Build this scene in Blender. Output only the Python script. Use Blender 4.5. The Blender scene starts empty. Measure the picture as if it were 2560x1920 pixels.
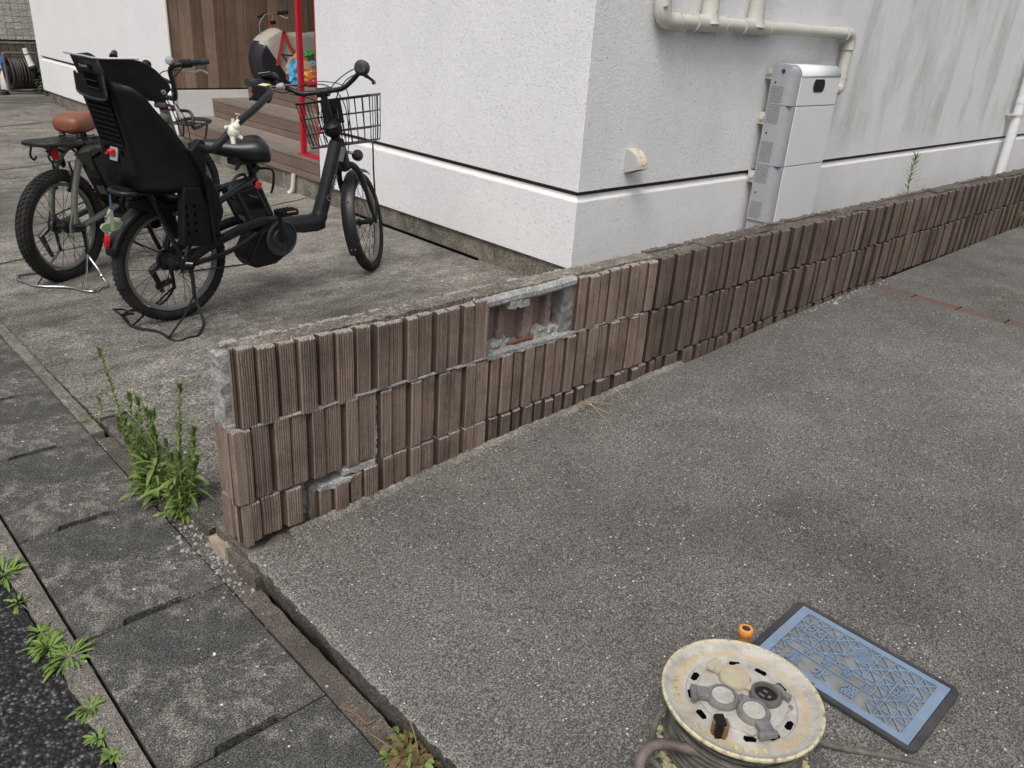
import bpy, bmesh, math, random
from mathutils import Vector, Matrix
R = math.radians
random.seed(7)
scn = bpy.context.scene
COL = scn.collection
# ---------------------------------------------------------------- camera, world, sun, exposure
cam_d = bpy.data.cameras.new("camera"); cam = bpy.data.objects.new("camera", cam_d); COL.objects.link(cam)
cam.matrix_world = Matrix(((0.72945936, 0.24027863, -0.64043363, 0), (-0.68121711, 0.33992195, -0.64837977, 0),
                           (0.06190565, 0.90924103, 0.41164116, 1.30), (0, 0, 0, 1)))
cam_d.sensor_width = 36; cam_d.lens = 28.62; cam_d.clip_start = 0.05; cam_d.clip_end = 500
scn.camera = cam
SUN_EL, SUN_AZ = R(56), R(208)          # azimuth of the sun, counter-clockwise from +x
w = bpy.data.worlds.new("World"); scn.world = w; w.use_nodes = True
nt = w.node_tree; nt.nodes.clear()
sky = nt.nodes.new('ShaderNodeTexSky'); sky.sky_type = 'NISHITA'; sky.sun_disc = False
sky.sun_elevation = SUN_EL; sky.sun_rotation = math.pi/2 - SUN_AZ; sky.dust_density = 6.0; sky.air_density = 1.2
hs_ = nt.nodes.new('ShaderNodeHueSaturation'); hs_.inputs['Saturation'].default_value = 0.50
bg = nt.nodes.new('ShaderNodeBackground'); bg.inputs['Strength'].default_value = 0.145
wo = nt.nodes.new('ShaderNodeOutputWorld')
nt.links.new(sky.outputs[0], hs_.inputs['Color']); nt.links.new(hs_.outputs[0], bg.inputs[0]); nt.links.new(bg.outputs[0], wo.inputs[0])
sd = bpy.data.lights.new("sun", 'SUN'); so = bpy.data.objects.new("sun", sd); COL.objects.link(so)
sd.energy = 1.25; sd.angle = R(22); sd.color = (1, 0.97, 0.93)
so.rotation_euler = Vector((math.cos(SUN_EL)*math.cos(SUN_AZ), math.cos(SUN_EL)*math.sin(SUN_AZ), math.sin(SUN_EL))).to_track_quat('Z', 'Y').to_euler()
scn.view_settings.view_transform = 'Standard'; scn.view_settings.look = 'None'
scn.view_settings.exposure = 0.0; scn.view_settings.gamma = 1
scn.cycles.max_bounces = 6

# ---------------------------------------------------------------- materials
def newmat(name):
    m = bpy.data.materials.new(name); m.use_nodes = True
    n = m.node_tree; return m, n, n.nodes['Principled BSDF']
class NG:
    """tiny helper around a node tree working in object coordinates"""
    def __init__(s, name):
        s.m, s.t, s.p = newmat(name)
        s.co = s.t.nodes.new('ShaderNodeTexCoord').outputs['Object']
    def N(s, typ, **kw):
        n = s.t.nodes.new(typ)
        for k, v in kw.items(): setattr(n, k, v)
        return n
    def L(s, a, b): s.t.links.new(a, b)
    def mapped(s, scale):
        n = s.N('ShaderNodeMapping'); n.inputs['Scale'].default_value = scale if hasattr(scale, '__len__') else (scale,)*3
        s.L(s.co, n.inputs['Vector']); return n.outputs[0]
    def noise(s, scale, detail=4, rough=.55, vec=None, dist=0):
        n = s.N('ShaderNodeTexNoise'); n.inputs['Scale'].default_value = scale; n.inputs['Detail'].default_value = detail
        n.inputs['Roughness'].default_value = rough; n.inputs['Distortion'].default_value = dist
        s.L(vec if vec is not None else s.co, n.inputs['Vector']); return n.outputs['Fac']
    def vor(s, scale, feature='F1', out='Distance', vec=None):
        n = s.N('ShaderNodeTexVoronoi'); n.feature = feature; n.inputs['Scale'].default_value = scale
        s.L(vec if vec is not None else s.co, n.inputs['Vector']); return n.outputs[out]
    def ramp(s, f, stops, interp='LINEAR'):
        n = s.N('ShaderNodeValToRGB'); n.color_ramp.interpolation = interp
        e = n.color_ramp.elements
        while len(e) < len(stops): e.new(.5)
        for i, (p, c) in enumerate(stops):
            e[i].position = p; e[i].color = (c, c, c, 1) if not hasattr(c, '__len__') else (*c, 1)
        s.L(f, n.inputs[0]); return n.outputs[0]
    def mix(s, f, a, b, mode='MIX'):
        n = s.N('ShaderNodeMix'); n.data_type = 'RGBA'; n.blend_type = mode
        for sock, v in ((n.inputs[0], f), (n.inputs[6], a), (n.inputs[7], b)):
            if hasattr(v, 'is_linked'): s.L(v, sock)
            elif hasattr(v, '__len__'): sock.default_value = (*v, 1)
            else: sock.default_value = v if sock.type == 'VALUE' else (v, v, v, 1)
        return n.outputs[2]
    def math(s, op, a, b=0.0, c=None):
        n = s.N('ShaderNodeMath'); n.operation = op
        for i, v in enumerate((a, b, c)):
            if v is None: continue
            if hasattr(v, 'is_linked'): s.L(v, n.inputs[i])
            else: n.inputs[i].default_value = v
        return n.outputs[0]
    def xyz(s):
        n = s.N('ShaderNodeSeparateXYZ'); s.L(s.co, n.inputs[0]); return n.outputs
    def bump(s, h, strength=.5, dist=.002, prev=None):
        n = s.N('ShaderNodeBump'); n.inputs['Strength'].default_value = strength; n.inputs['Distance'].default_value = dist
        s.L(h, n.inputs['Height'])
        if prev is not None: s.L(prev, n.inputs['Normal'])
        return n.outputs[0]
    def done(s, col=None, rough=.8, normal=None, metal=0, spec=None):
        if col is not None:
            if hasattr(col, 'is_linked'): s.L(col, s.p.inputs['Base Color'])
            else: s.p.inputs['Base Color'].default_value = (*col, 1)
        if hasattr(rough, 'is_linked'): s.L(rough, s.p.inputs['Roughness'])
        else: s.p.inputs['Roughness'].default_value = rough
        s.p.inputs['Metallic'].default_value = metal
        if spec is not None: s.p.inputs['Specular IOR Level'].default_value = spec
        if normal is not None: s.L(normal, s.p.inputs['Normal'])
        return s.m

def simple(name, col, rough=.5, metal=0, var=.15, scale=30, bump=0, spec=None, dust=0):
    g = NG(name); f = g.noise(scale, 5)
    c = g.mix(f, tuple(x*(1-var) for x in col), tuple(min(1, x*(1+var)) for x in col))
    if dust: c = g.mix(g.math('MULTIPLY', g.ramp(g.noise(9, 6, .7), [(.42, 0), (.7, 1)]), dust), c, (.30, .28, .25))
    nb = g.bump(g.noise(scale*8, 3), bump, .001) if bump else None
    return g.done(c, rough, nb, metal, spec)

def concrete(name, dark, mid, light, macro=.9, patch=4.0, grain=260, speck=.05, speck_scale=75, grain_amt=.75, lo=.38, hi=.66, stains=None, stretch=None, bump=.6, lightpatch=.5):
    g = NG(name)
    vec = g.mapped(stretch) if stretch else None
    big = g.noise(macro, 6, .62, dist=.6)
    med = g.noise(patch, 8, .7, vec=vec)
    f = g.math('ADD', g.math('MULTIPLY', big, .55), g.math('MULTIPLY', med, .45))
    col = g.ramp(f, [(lo, dark), ((lo+hi)/2, mid), (hi, light)])
    # lighter worn blotches, broken up by the grain
    blo = g.math('MULTIPLY', g.ramp(g.noise(patch*4.5, 10, .8), [(.48, 0), (.58, 1)]), g.ramp(g.noise(macro*2.2, 4), [(.40, 0), (.58, lightpatch)]))
    col = g.mix(blo, col, tuple(min(1, x*1.35) for x in light))
    if stains is not None: col = stains(g, col)
    gr = g.noise(grain*1.25, 2, .7)
    gr2 = g.noise(grain*.45, 3, .7)
    k = g.ramp(gr, [(.36, 1-grain_amt*.78), (.5, .95), (.63, 1+grain_amt*1.4)])
    k2 = g.ramp(gr2, [(.3, .72), (.5, .98), (.72, 1.30)])
    n = g.N('ShaderNodeVectorMath', operation='MULTIPLY'); g.L(col, n.inputs[0]); g.L(k, n.inputs[1])
    n2 = g.N('ShaderNodeVectorMath', operation='MULTIPLY'); g.L(n.outputs[0], n2.inputs[0]); g.L(k2, n2.inputs[1])
    col = n2.outputs[0]
    if speck:
        vc = g.N('ShaderNodeTexVoronoi'); vc.inputs['Scale'].default_value = speck_scale; g.L(g.co, vc.inputs['Vector'])
        sp = g.N('ShaderNodeSeparateColor'); g.L(vc.outputs['Color'], sp.inputs[0])
        pick = g.math('LESS_THAN', sp.outputs[0], speck)
        rad = g.math('MULTIPLY_ADD', g.math('POWER', sp.outputs[1], 3.0), .22, .085)
        near = g.math('LESS_THAN', vc.outputs['Distance'], rad)
        tone = g.mix(sp.outputs[2], (.30, .29, .27), (.68, .67, .65))
        col = g.mix(g.math('MULTIPLY', pick, near), col, tone)
    nb = g.bump(gr2, bump, .003); nb = g.bump(gr, bump*.6, .0015, nb)
    return g.done(col, .92, nb, spec=.25)

def drive_stains(g, col):
    x, y, z = g.xyz()
    # lighter, worn lip along the street edge and soil-dark band against the wall foot
    e = g.math('ADD', x, g.math('MULTIPLY', g.noise(9, 6, .7), .10))
    wear = g.ramp(g.math('ADD', x, g.math('MULTIPLY', g.math('SUBTRACT', g.noise(1.3, 6, .65), .5), 2.2)), [(.9, .6), (2.2, 0)])
    wear = g.math('MULTIPLY', wear, g.ramp(y, [(.2, 1.0), (1.0, .75)]))
    col = g.mix(wear, col, (.150, .145, .132))
    lip = g.ramp(g.math('SUBTRACT', e, .70), [(.03, 1), (.085, 0)])
    col = g.mix(g.math('MULTIPLY', lip, .6), col, (.22, .212, .192))
    return col
def edge_dirt(g, col):
    return col

M = {}
M['drive'] = concrete('driveway_concrete', (.074, .071, .065), (.124, .120, .110), (.185, .179, .165), macro=.5, patch=2.6, grain=200, speck=.30, speck_scale=115, stains=drive_stains, lo=.36, hi=.68, grain_amt=.75, lightpatch=.12)
M['yard'] = concrete('yard_concrete', (.068, .065, .058), (.150, .142, .126), (.265, .251, .222), macro=.55, patch=2.2, grain=130, speck=.03, speck_scale=50, lo=.40, hi=.62, grain_amt=.75, stretch=(1, 3.0, 1), lightpatch=.35)
M['slab'] = concrete('gutter_slab_concrete', (.046, .045, .043), (.074, .072, .067), (.125, .119, .106), macro=1.5, patch=6, grain=230, speck=.14, speck_scale=95, lo=.38, hi=.68, grain_amt=.85, lightpatch=1.0)
M['strip'] = concrete('joint_mortar_strip', (.050, .045, .038), (.082, .073, .062), (.13, .115, .098), macro=2, patch=8, grain=300, speck=.04, lo=.35, hi=.65)
M['kerb'] = concrete('kerb_concrete', (.075, .071, .062), (.13, .12, .105), (.21, .195, .17), macro=2, patch=7, grain=260, speck=.05, lo=.35, hi=.62)
M['plinth'] = concrete('plinth_concrete', (.050, .046, .038), (.12, .11, .092), (.22, .205, .175), macro=1.6, patch=6, grain=200, speck=.02, lo=.36, hi=.62)
M['edge'] = concrete('stained_slab_edge', (.036, .034, .031), (.062, .059, .053), (.105, .100, .090), macro=2, patch=12, grain=200, speck=.05, lo=.36, hi=.64)
M['soil'] = concrete('dark_soil', (.012, .011, .009), (.025, .022, .018), (.05, .045, .036), macro=3, patch=9, grain=120, speck=.03)
M['mortar'] = concrete('fresh_mortar', (.19, .19, .185), (.28, .28, .272), (.42, .415, .40), macro=3, patch=16, grain=260, speck=0, lo=.35, hi=.62, grain_amt=.35, bump=.9)
M['core'] = concrete('weathered_mortar', (.12, .118, .105), (.20, .195, .175), (.32, .31, .28), macro=3, patch=14, grain=260, speck=0, lo=.35, hi=.62, grain_amt=.4)
M['cap'] = concrete('mossy_mortar_cap', (.040, .036, .031), (.078, .071, .062), (.17, .155, .13), macro=2.5, patch=12, grain=160, speck=.07, speck_scale=60, lo=.36, hi=.66, grain_amt=.7)

def asphalt():
    g = NG('road_asphalt')
    v = g.N('ShaderNodeTexVoronoi'); v.inputs['Scale'].default_value = 130; g.L(g.co, v.inputs['Vector'])
    sp = g.N('ShaderNodeSeparateColor'); g.L(v.outputs['Color'], sp.inputs[0])
    base = g.ramp(sp.outputs[0], [(0, .028), (.5, .058), (.80, .115), (1, .30)])
    edge = g.ramp(v.outputs['Distance'], [(.0, 1), (.62, .2)])
    n = g.N('ShaderNodeVectorMath', operation='MULTIPLY'); g.L(base, n.inputs[0]); g.L(edge, n.inputs[1])
    nb = g.bump(g.ramp(v.outputs['Distance'], [(0, 1), (.6, 0)]), .9, .004)
    return g.done(n.outputs[0], .85, nb, spec=.3)
M['asphalt'] = asphalt()

def stucco(name, col, stain):
    g = NG(name); x, y, z = g.xyz()
    tone = g.ramp(g.noise(2.2, 5), [(.3, .95), (.7, 1.03)])
    n = g.N('ShaderNodeVectorMath', operation='MULTIPLY'); n.inputs[0].default_value = col; g.L(tone, n.inputs[1])
    c = n.outputs[0]
    pit = g.ramp(g.noise(88, 3, .6, dist=.8), [(.315, 0), (.36, 1)])
    c = g.mix(pit, tuple(v*.55 for v in col), c)
    if stain:
        st = g.noise(1.0, 6, .6, vec=g.mapped((3.0, 1, .75)), dist=.5)
        fine = g.noise(22, 6, .75)
        m1 = g.ramp(st, [(.46, 0), (.66, 1)])
        rng = g.ramp(g.math('MULTIPLY', x, .1), [(.05, .12), (.22, .25), (.27, 1)])
        amt = g.math('MULTIPLY', g.math('MULTIPLY', m1, rng), g.ramp(fine, [(.3, .25), (.7, .62)]))
        amt = g.math('MULTIPLY', amt, g.ramp(z, [(.50, .15), (.78, .85)]))
        c = g.mix(amt, c, (.20, .205, .13))
        # grime washed down under the duct
        low = g.ramp(z, [(.02, .5), (.30, 0)])
        c = g.mix(g.math('MULTIPLY', low, .35), c, (.33, .33, .30))
    h = g.noise(68, 5, .62, dist=1.1)
    hr = g.ramp(h, [(.30, 0), (.46, .8), (.62, 1)])
    nb = g.bump(hr, .62, .005); nb = g.bump(g.noise(170, 3), .3, .0015, nb)
    return g.done(c, .88, nb, spec=.3)
M['stucco_w'] = stucco('white_stucco', (.78, .785, .80), False)
M['stucco_g'] = stucco('white_stucco_weathered', (.80, .805, .81), True)
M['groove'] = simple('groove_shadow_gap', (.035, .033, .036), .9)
M['ledge'] = simple('white_ledge', (.78, .76, .76), .7, bump=.3)

def rib_mat(name, cols, dirt):
    g = NG(name); x, y, z = g.xyz()
    gi = g.N('ShaderNodeNewGeometry').outputs['Random Per Island']
    cell = g.math('FLOOR', g.math('MULTIPLY', x, 20.0))
    wn = g.N('ShaderNodeTexWhiteNoise'); wn.noise_dimensions = '1D'; g.L(cell, wn.inputs['W'])
    f = g.math('ADD', g.math('MULTIPLY', gi, .35), g.math('MULTIPLY', wn.outputs['Value'], .65))
    c = g.ramp(f, [(0, cols[0]), (.5, cols[1]), (1, cols[2])])
    streak = g.noise(1, 5, .6, vec=g.mapped((160, 60, 5)))
    c = g.mix(.55, c, g.ramp(streak, [(.3, cols[0]), (.7, cols[2])]))
    c = g.mix(g.math('MULTIPLY', g.ramp(g.noise(5, 7, .7), [(.45, 0), (.66, 1)]), dirt), c, tuple(v*.38 for v in cols[0]))
    pits = g.ramp(g.vor(190), [(.0, .42), (.28, 1)])
    pk = g.ramp(g.noise(110, 2), [(.42, 1), (.52, 0)])
    n = g.N('ShaderNodeVectorMath', operation='MULTIPLY'); g.L(c, n.inputs[0]); g.L(g.mix(pk, (1, 1, 1), pits), n.inputs[1])
    gr = g.noise(420, 2)
    n2 = g.N('ShaderNodeVectorMath', operation='MULTIPLY'); g.L(n.outputs[0], n2.inputs[0]); g.L(g.ramp(gr, [(.3, .6), (.72, 1.4)]), n2.inputs[1])
    nb = g.bump(gr, .5, .0015)
    return g.done(n2.outputs[0], .9, nb, spec=.2)
M['rib_new'] = rib_mat('ribbed_block_face', [(.128, .098, .082), (.235, .180, .150), (.375, .292, .238)], .5)
M['rib_old'] = rib_mat('ribbed_block_face_soiled', [(.080, .060, .050), (.145, .112, .093), (.215, .170, .142)], .45)
M['rib_new_groove'] = rib_mat('dark_flute', [(.062, .045, .037), (.092, .068, .055), (.125, .093, .075)], .3)  # flute faces get a darker brown than the rib faces
M['rib_old_groove'] = rib_mat('dark_flute_soiled', [(.030, .024, .020), (.050, .040, .033), (.072, .057, .048)], .3)
def splitmat(name, a, b, c):
    g = NG(name)
    f = g.noise(330, 2); col = g.ramp(f, [(.34, a), (.5, b), (.64, c)])
    return g.done(col, .9, g.bump(g.noise(120, 4, .7), .8, .004), spec=.3)
M['split'] = splitmat('split_block_top', (.13, .105, .095), (.27, .235, .22), (.48, .45, .44))
M['split_old'] = splitmat('split_block_top_soiled', (.07, .052, .046), (.125, .098, .09), (.22, .185, .175))
M['inner'] = splitmat('block_inner_face', (.15, .105, .088), (.24, .175, .150), (.34, .26, .23))

def wood(name, cols, axis_scale, island=True, dirt=.35):
    g = NG(name)
    gi = g.N('ShaderNodeNewGeometry').outputs['Random Per Island']
    gr = g.noise(1, 6, .65, vec=g.mapped(axis_scale), dist=.4)
    f = g.math('ADD', g.math('MULTIPLY', gi, .4), g.math('MULTIPLY', gr, .75))
    c = g.ramp(f, [(.25, cols[0]), (.55, cols[1]), (.85, cols[2])])
    c = g.mix(g.math('MULTIPLY', g.ramp(g.noise(4, 6, .7), [(.45, 0), (.7, 1)]), dirt), c, tuple(v*.5 for v in cols[0]))
    return g.done(c, .75, g.bump(gr, .4, .002), spec=.3)
M['plank'] = wood('brown_wall_planks', [(.105, .066, .048), (.215, .142, .103), (.35, .25, .19)], (70, 70, 3.2))
M['deck'] = wood('brown_deck_boards', [(.11, .075, .058), (.17, .122, .098), (.22, .165, .135)], (60, 2.2, 60), dirt=.25)
M['deck_top'] = wood('worn_deck_tread', [(.15, .125, .108), (.21, .18, .158), (.27, .235, .21)], (60, 2.2, 60), dirt=.3)
M['black'] = simple('black_frame_paint', (.010, .011, .013), .38, var=.2, dust=.03, spec=.35)
M['plastic'] = simple('black_moulded_plastic', (.0045, .0046, .005), .5, bump=.25, dust=.02, spec=.28)
M['plastic2'] = simple('dark_grey_plastic', (.022, .025, .028), .5, bump=.2)
M['gloss'] = simple('glossy_black_plastic', (.008, .008, .009), .12)
M['greyplate'] = simple('grey_label', (.17, .17, .18), .5)
M['tyre'] = simple('black_rubber_tyre', (.011, .011, .012), .75, bump=.5, dust=.07, spec=.3)
M['rim'] = simple('dull_aluminium_rim', (.20, .195, .185), .45, metal=.4)
M['steel'] = simple('chromed_steel', (.42, .42, .42), .25, metal=1)
M['spoke'] = simple('dark_spokes', (.05, .05, .05), .4, metal=.5)
M['green'] = simple('olive_green_paint', (.115, .125, .095), .45)
M['saddle_brown'] = simple('brown_leather_saddle', (.19, .066, .038), .5, bump=.2)
M['red'] = simple('red_reflector', (.42, .008, .014), .2)
M['redpaint'] = simple('red_painted_steel', (.43, .012, .03), .45)
M['redplastic'] = simple('red_plastic', (.62, .03, .045), .4)
M['white'] = simple('white_plastic', (.72, .71, .68), .5)
M['cream'] = simple('cream_figure', (.76, .73, .62), .5)
M['yellow'] = simple('yellow_sticker', (.75, .58, .08), .5)
M['orange'] = simple('orange_plastic', (.72, .29, .05), .5, bump=.2, dust=.2)
M['silver'] = simple('silver_grey_metal', (.36, .37, .40), .45, metal=.15)
M['skin_w'] = simple('light_grey_panel', (.76, .77, .79), .42, var=.04, scale=3)
M['pvc'] = simple('cream_duct_plastic', (.56, .55, .50), .45, dust=.12, scale=6)
M['pvc_w'] = simple('white_downpipe', (.72, .74, .76), .4)
M['lamp'] = simple('clear_lamp', (.5, .5, .5), .1)
M['leaf'] = simple('fresh_leaf_green', (.125, .205, .038), .6, var=.5, scale=14)
M['leaf2'] = simple('weed_leaf_green', (.125, .185, .040), .6, var=.5, scale=14)
M['dark_leaf'] = simple('bush_leaf', (.035, .09, .018), .5, var=.4)
M['deadleaf'] = simple('dead_leaf', (.13, .085, .035), .8, var=.4)
M['canvas'] = simple('grey_canvas', (.40, .37, .33), .85, bump=.3)
M['navy'] = simple('navy_nylon', (.018, .018, .028), .6, bump=.2)
M['strap'] = simple('red_webbing', (.55, .055, .03), .7, bump=.3)
M['brass'] = simple('bronze_tube', (.40, .27, .13), .3, metal=.7)
M['blue'] = simple('blue_plastic', (.03, .17, .50), .4)
M['skyblue'] = simple('pale_blue_cloth', (.10, .38, .62), .7)
M['tgreen'] = simple('green_cloth', (.05, .25, .06), .7)
M['purple'] = simple('purple_cloth', (.14, .03, .16), .7)
M['tan'] = simple('tan_cloth', (.40, .24, .15), .8)
M['pebble'] = simple('pale_stone_chips', (.30, .30, .305), .8, var=.4, scale=60)
M['hose'] = simple('dark_hose_rubber', (.035, .030, .028), .6)
M['void'] = simple('hole_black', (.0015, .0015, .0016), .9, spec=.05)
M['ironblack'] = simple('black_cast_frame', (.028, .028, .033), .7, bump=.5, dust=.12)

# ---------------------------------------------------------------- mesh helpers
class MB:
    def __init__(s): s.v = []; s.f = []; s.m = []; s.smooth = False
    def add(s, vs, fs, mi=0):
        o = len(s.v); s.v += [tuple(v) for v in vs]; s.f += [tuple(i+o for i in f) for f in fs]; s.m += [mi]*len(fs); return s
    def box(s, c, d, rot=None, mi=0, taper=1.0):
        x, y, z = d[0]/2, d[1]/2, d[2]/2
        P = [Vector((sx*x*(taper if sz > 0 else 1), sy*y*(taper if sz > 0 else 1), sz*z)) for sz in (-1, 1) for sx, sy in ((-1, -1), (1, -1), (1, 1), (-1, 1))]
        if rot is not None: P = [rot @ p for p in P]
        c = Vector(c); P = [p+c for p in P]
        return s.add(P, [(3, 2, 1, 0), (4, 5, 6, 7), (0, 1, 5, 4), (1, 2, 6, 5), (2, 3, 7, 6), (3, 0, 4, 7)], mi)
    def bx(s, x0, x1, y0, y1, z0, z1, mi=0): return s.box(((x0+x1)/2, (y0+y1)/2, (z0+z1)/2), (x1-x0, y1-y0, z1-z0), mi=mi)
    def tube(s, pts, r, n=8, caps=True, closed=False, mi=0, flat=None, up=None):
        pts = [Vector(p) for p in pts]; k = len(pts)
        rs = r if hasattr(r, '__len__') else [r]*k
        prev = None; rings = []
        for i, p in enumerate(pts):
            if closed: t = pts[(i+1) % k]-pts[i-1]
            else: t = (pts[min(i+1, k-1)]-pts[max(i-1, 0)])
            if t.length < 1e-9: t = Vector((0, 0, 1))
            t.normalize()
            if prev is None:
                a = Vector(up) if up is not None else (Vector((0, 0, 1)) if abs(t.z) < .9 else Vector((1, 0, 0)))
                nrm = (a-t*a.dot(t)).normalized()
            else:
                nrm = prev-t*prev.dot(t)
                nrm = nrm.normalized() if nrm.length > 1e-6 else prev
            prev = nrm; b = t.cross(nrm)
            fl = flat if flat else 1.0
            rings.append([p+nrm*math.cos(2*math.pi*j/n+math.pi/n)*rs[i]+b*math.sin(2*math.pi*j/n+math.pi/n)*rs[i]*fl for j in range(n)])
        vs = [v for rg in rings for v in rg]; fs = []
        for i in range(k if closed else k-1):
            a, b2 = i*n, ((i+1) % k)*n
            for j in range(n): fs.append((a+j, a+(j+1) % n, b2+(j+1) % n, b2+j))
        if caps and not closed: fs.append(tuple(range(n-1, -1, -1))); fs.append(tuple((k-1)*n+j for j in range(n)))
        return s.add(vs, fs, mi)
    def lathe(s, prof, n=32, M4=None, mi=0, caps=True, arc=None):
        """prof: list of (r, z) about local z"""
        vs = []; fs = []; k = len(prof)
        for j in range(n):
            a = 2*math.pi*j/n
            for (r, z) in prof: vs.append(Vector((r*math.cos(a), r*math.sin(a), z)))
        for j in range(n):
            for i in range(k-1): fs.append((j*k+i, ((j+1) % n)*k+i, ((j+1) % n)*k+i+1, j*k+i+1))
        if caps:
            fs.append(tuple(j*k for j in range(n-1, -1, -1))); fs.append(tuple(j*k+k-1 for j in range(n)))
        if M4 is not None: vs = [M4 @ v for v in vs]
        return s.add(vs, fs, mi)
    def prism(s, poly, a, b, fn, mi=0):
        """polygon (p,q) swept from a to b; fn(p, q, t) -> point"""
        n = len(poly); vs = [fn(p, q, a) for p, q in poly]+[fn(p, q, b) for p, q in poly]
        fs = [tuple(range(n-1, -1, -1)), tuple(range(n, 2*n))]+[(i, (i+1) % n, n+(i+1) % n, n+i) for i in range(n)]
        return s.add(vs, fs, mi)
    def build(s, name, mats, parent=None, smooth=False, bevel=0, solid=0, sub=0, loc=None, xf=None, fixn=True):
        me = bpy.data.meshes.new(name)
        vs = [xf(Vector(v)) for v in s.v] if xf else s.v
        me.from_pydata([tuple(v) for v in vs], [], s.f); me.update()
        mats = mats if isinstance(mats, (list, tuple)) else [mats]
        for m in mats: me.materials.append(m)
        if len(mats) > 1: me.polygons.foreach_set('material_index', s.m)
        if fixn:
            bm = bmesh.new(); bm.from_mesh(me); bmesh.ops.recalc_face_normals(bm, faces=bm.faces); bm.to_mesh(me); bm.free()
        if smooth:
            me.polygons.foreach_set('use_smooth', [True]*len(me.polygons))
            me.set_sharp_from_angle(angle=R(42))
        o = bpy.data.objects.new(name, me); COL.objects.link(o)
        if parent: o.parent = parent
        if loc: o.location = loc
        if solid:
            md = o.modifiers.new('solid', 'SOLIDIFY'); md.thickness = solid; md.offset = 0
        if sub:
            md = o.modifiers.new('sub', 'SUBSURF'); md.levels = sub; md.render_levels = sub
        if bevel:
            md = o.modifiers.new('bev', 'BEVEL'); md.width = bevel; md.segments = 2; md.limit_method = 'ANGLE'; md.angle_limit = R(40)
        return o
def cr(pts, n=6, closed=False):
    pts = [Vector(p) for p in pts]; k = len(pts); out = []
    for i in range(k if closed else k-1):
        g = (lambda j: pts[j % k]) if closed else (lambda j: pts[max(0, min(k-1, j))])
        p0, p1, p2, p3 = g(i-1), g(i), g(i+1), g(i+2)
        for j in range(n):
            t = j/n
            out.append(.5*((2*p1)+(-p0+p2)*t+(2*p0-5*p1+4*p2-p3)*t*t+(-p0+3*p1-3*p2+p3)*t**3))
    if not closed: out.append(pts[-1])
    return out
def thing(name, label, cat, loc=(0, 0, 0), rz=0, group=None):
    o = bpy.data.objects.new(name, None); COL.objects.link(o); o.location = loc; o.rotation_euler = (0, 0, rz); o.empty_display_size = .1
    o['label'] = label; o['category'] = cat
    if group: o['group'] = group
    return o
def tag(o, label, cat, group=None, kind=None):
    o['label'] = label; o['category'] = cat
    if group: o['group'] = group
    if kind: o['kind'] = kind
    return o
def struct(name, mb, mat, **kw):
    o = mb.build(name, mat, **kw); o['kind'] = 'structure'; o['label'] = name.replace('_', ' '); return o
def text(name, body, size, mat, M4, parent, extrude=.001, spacing=1.0, align='CENTER', bold=0):
    c = bpy.data.curves.new(name, 'FONT'); c.body = body; c.size = size; c.extrude = extrude; c.align_x = align; c.align_y = 'CENTER'
    c.space_character = spacing; c.offset = bold; c.resolution_u = 3
    o = bpy.data.objects.new(name, c); COL.objects.link(o); c.materials.append(mat)
    o.parent = parent; o.matrix_local = M4
    # turn into a mesh part
    dg = bpy.context.evaluated_depsgraph_get(); me = bpy.data.meshes.new_from_object(o.evaluated_get(dg))
    o2 = bpy.data.objects.new(name, me); COL.objects.link(o2); o2.parent = parent; o2.matrix_local = M4
    bpy.data.objects.remove(o); return o2

# ================================================================ GROUND
def zdrive(x, y=0):
    P = [(0.6, .051), (.825, .051), (1.0, .058), (1.36, .078), (1.6, .093), (2.7, .131), (3.5, .170), (4.5, .180), (6.2, .205), (12, .26), (40, .4)]
    for (a, b), (c, d) in zip(P, P[1:]):
        if x <= c: return b+(d-b)*max(0, x-a)/(c-a)
    return P[-1][1]
def zyard(x, y):
    if y < 2.6: return .025-.025*(y-1.7)/.9
    if y < 3.5: return -.03*(y-2.6)/.9
    return -.03
mb = MB(); mb.add([(-150, -150, -.12), (150, -150, -.12), (150, 150, -.12), (-150, 150, -.12)], [(0, 1, 2, 3)])
struct('ground', mb, M['soil'])
mb = MB(); mb.bx(-8, .258, -12, 30, -.11, -.016); struct('road', mb, M['asphalt'])
# thin broken concrete edging beside the road
mb = MB(); rnd = random.Random(3); n = 240; vs = []
for i in range(n+1):
    y = -3+14*i/n; j = rnd.uniform(-.006, .006)
    vs += [(.262+j, y, -.012), (.309, y, -.009), (.309, y, -.09), (.262+j, y, -.09)]
fs = []
for i in range(n):
    a, b = i*4, i*4+4
    fs += [(a, a+1, b+1, b), (a+1, a+2, b+2, b+1), (a+3, a, b, b+3)]
mb.add(vs, fs); struct('gutter_edge', mb, M['kerb'])
# gutter covers
def gutter_cover(y0, y1, label, first):
    o = thing('gutter_cover', label, 'drain cover', (.482, (y0+y1)/2, 0), group='concrete gutter covers along the street')
    L = (y1-y0)/2-.0025; X0, X1 = -.164, .168
    c0, c1, dp = -.062, .064, .0135
    def outline(z, e):
        return [(X0+e, -L+e, z), (c0-.012, -L+e, z), (c0, -L+dp, z), (c1, -L+dp, z), (c1+.012, -L+e, z), (X1-e, -L+e, z),
                (X1-e, L-e, z), (X0+e, L-e, z)]
    mb = MB(); a = outline(-.010, .0045); b = outline(-.0145, 0); c = outline(-.07, 0); k = len(a)
    vs = a+b+c; fs = [tuple(range(k))]
    for r_ in range(2):
        for i in range(k): fs.append((r_*k+i, (r_+1)*k+i, (r_+1)*k+(i+1) % k, r_*k+(i+1) % k))
    mb.add(vs, fs)
    s = mb.build('slab', M['slab'], o)
    return o
ys = [.228, .690, 1.147, 1.613, 2.080, 2.543, 2.990, 3.45, 3.91]
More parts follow.
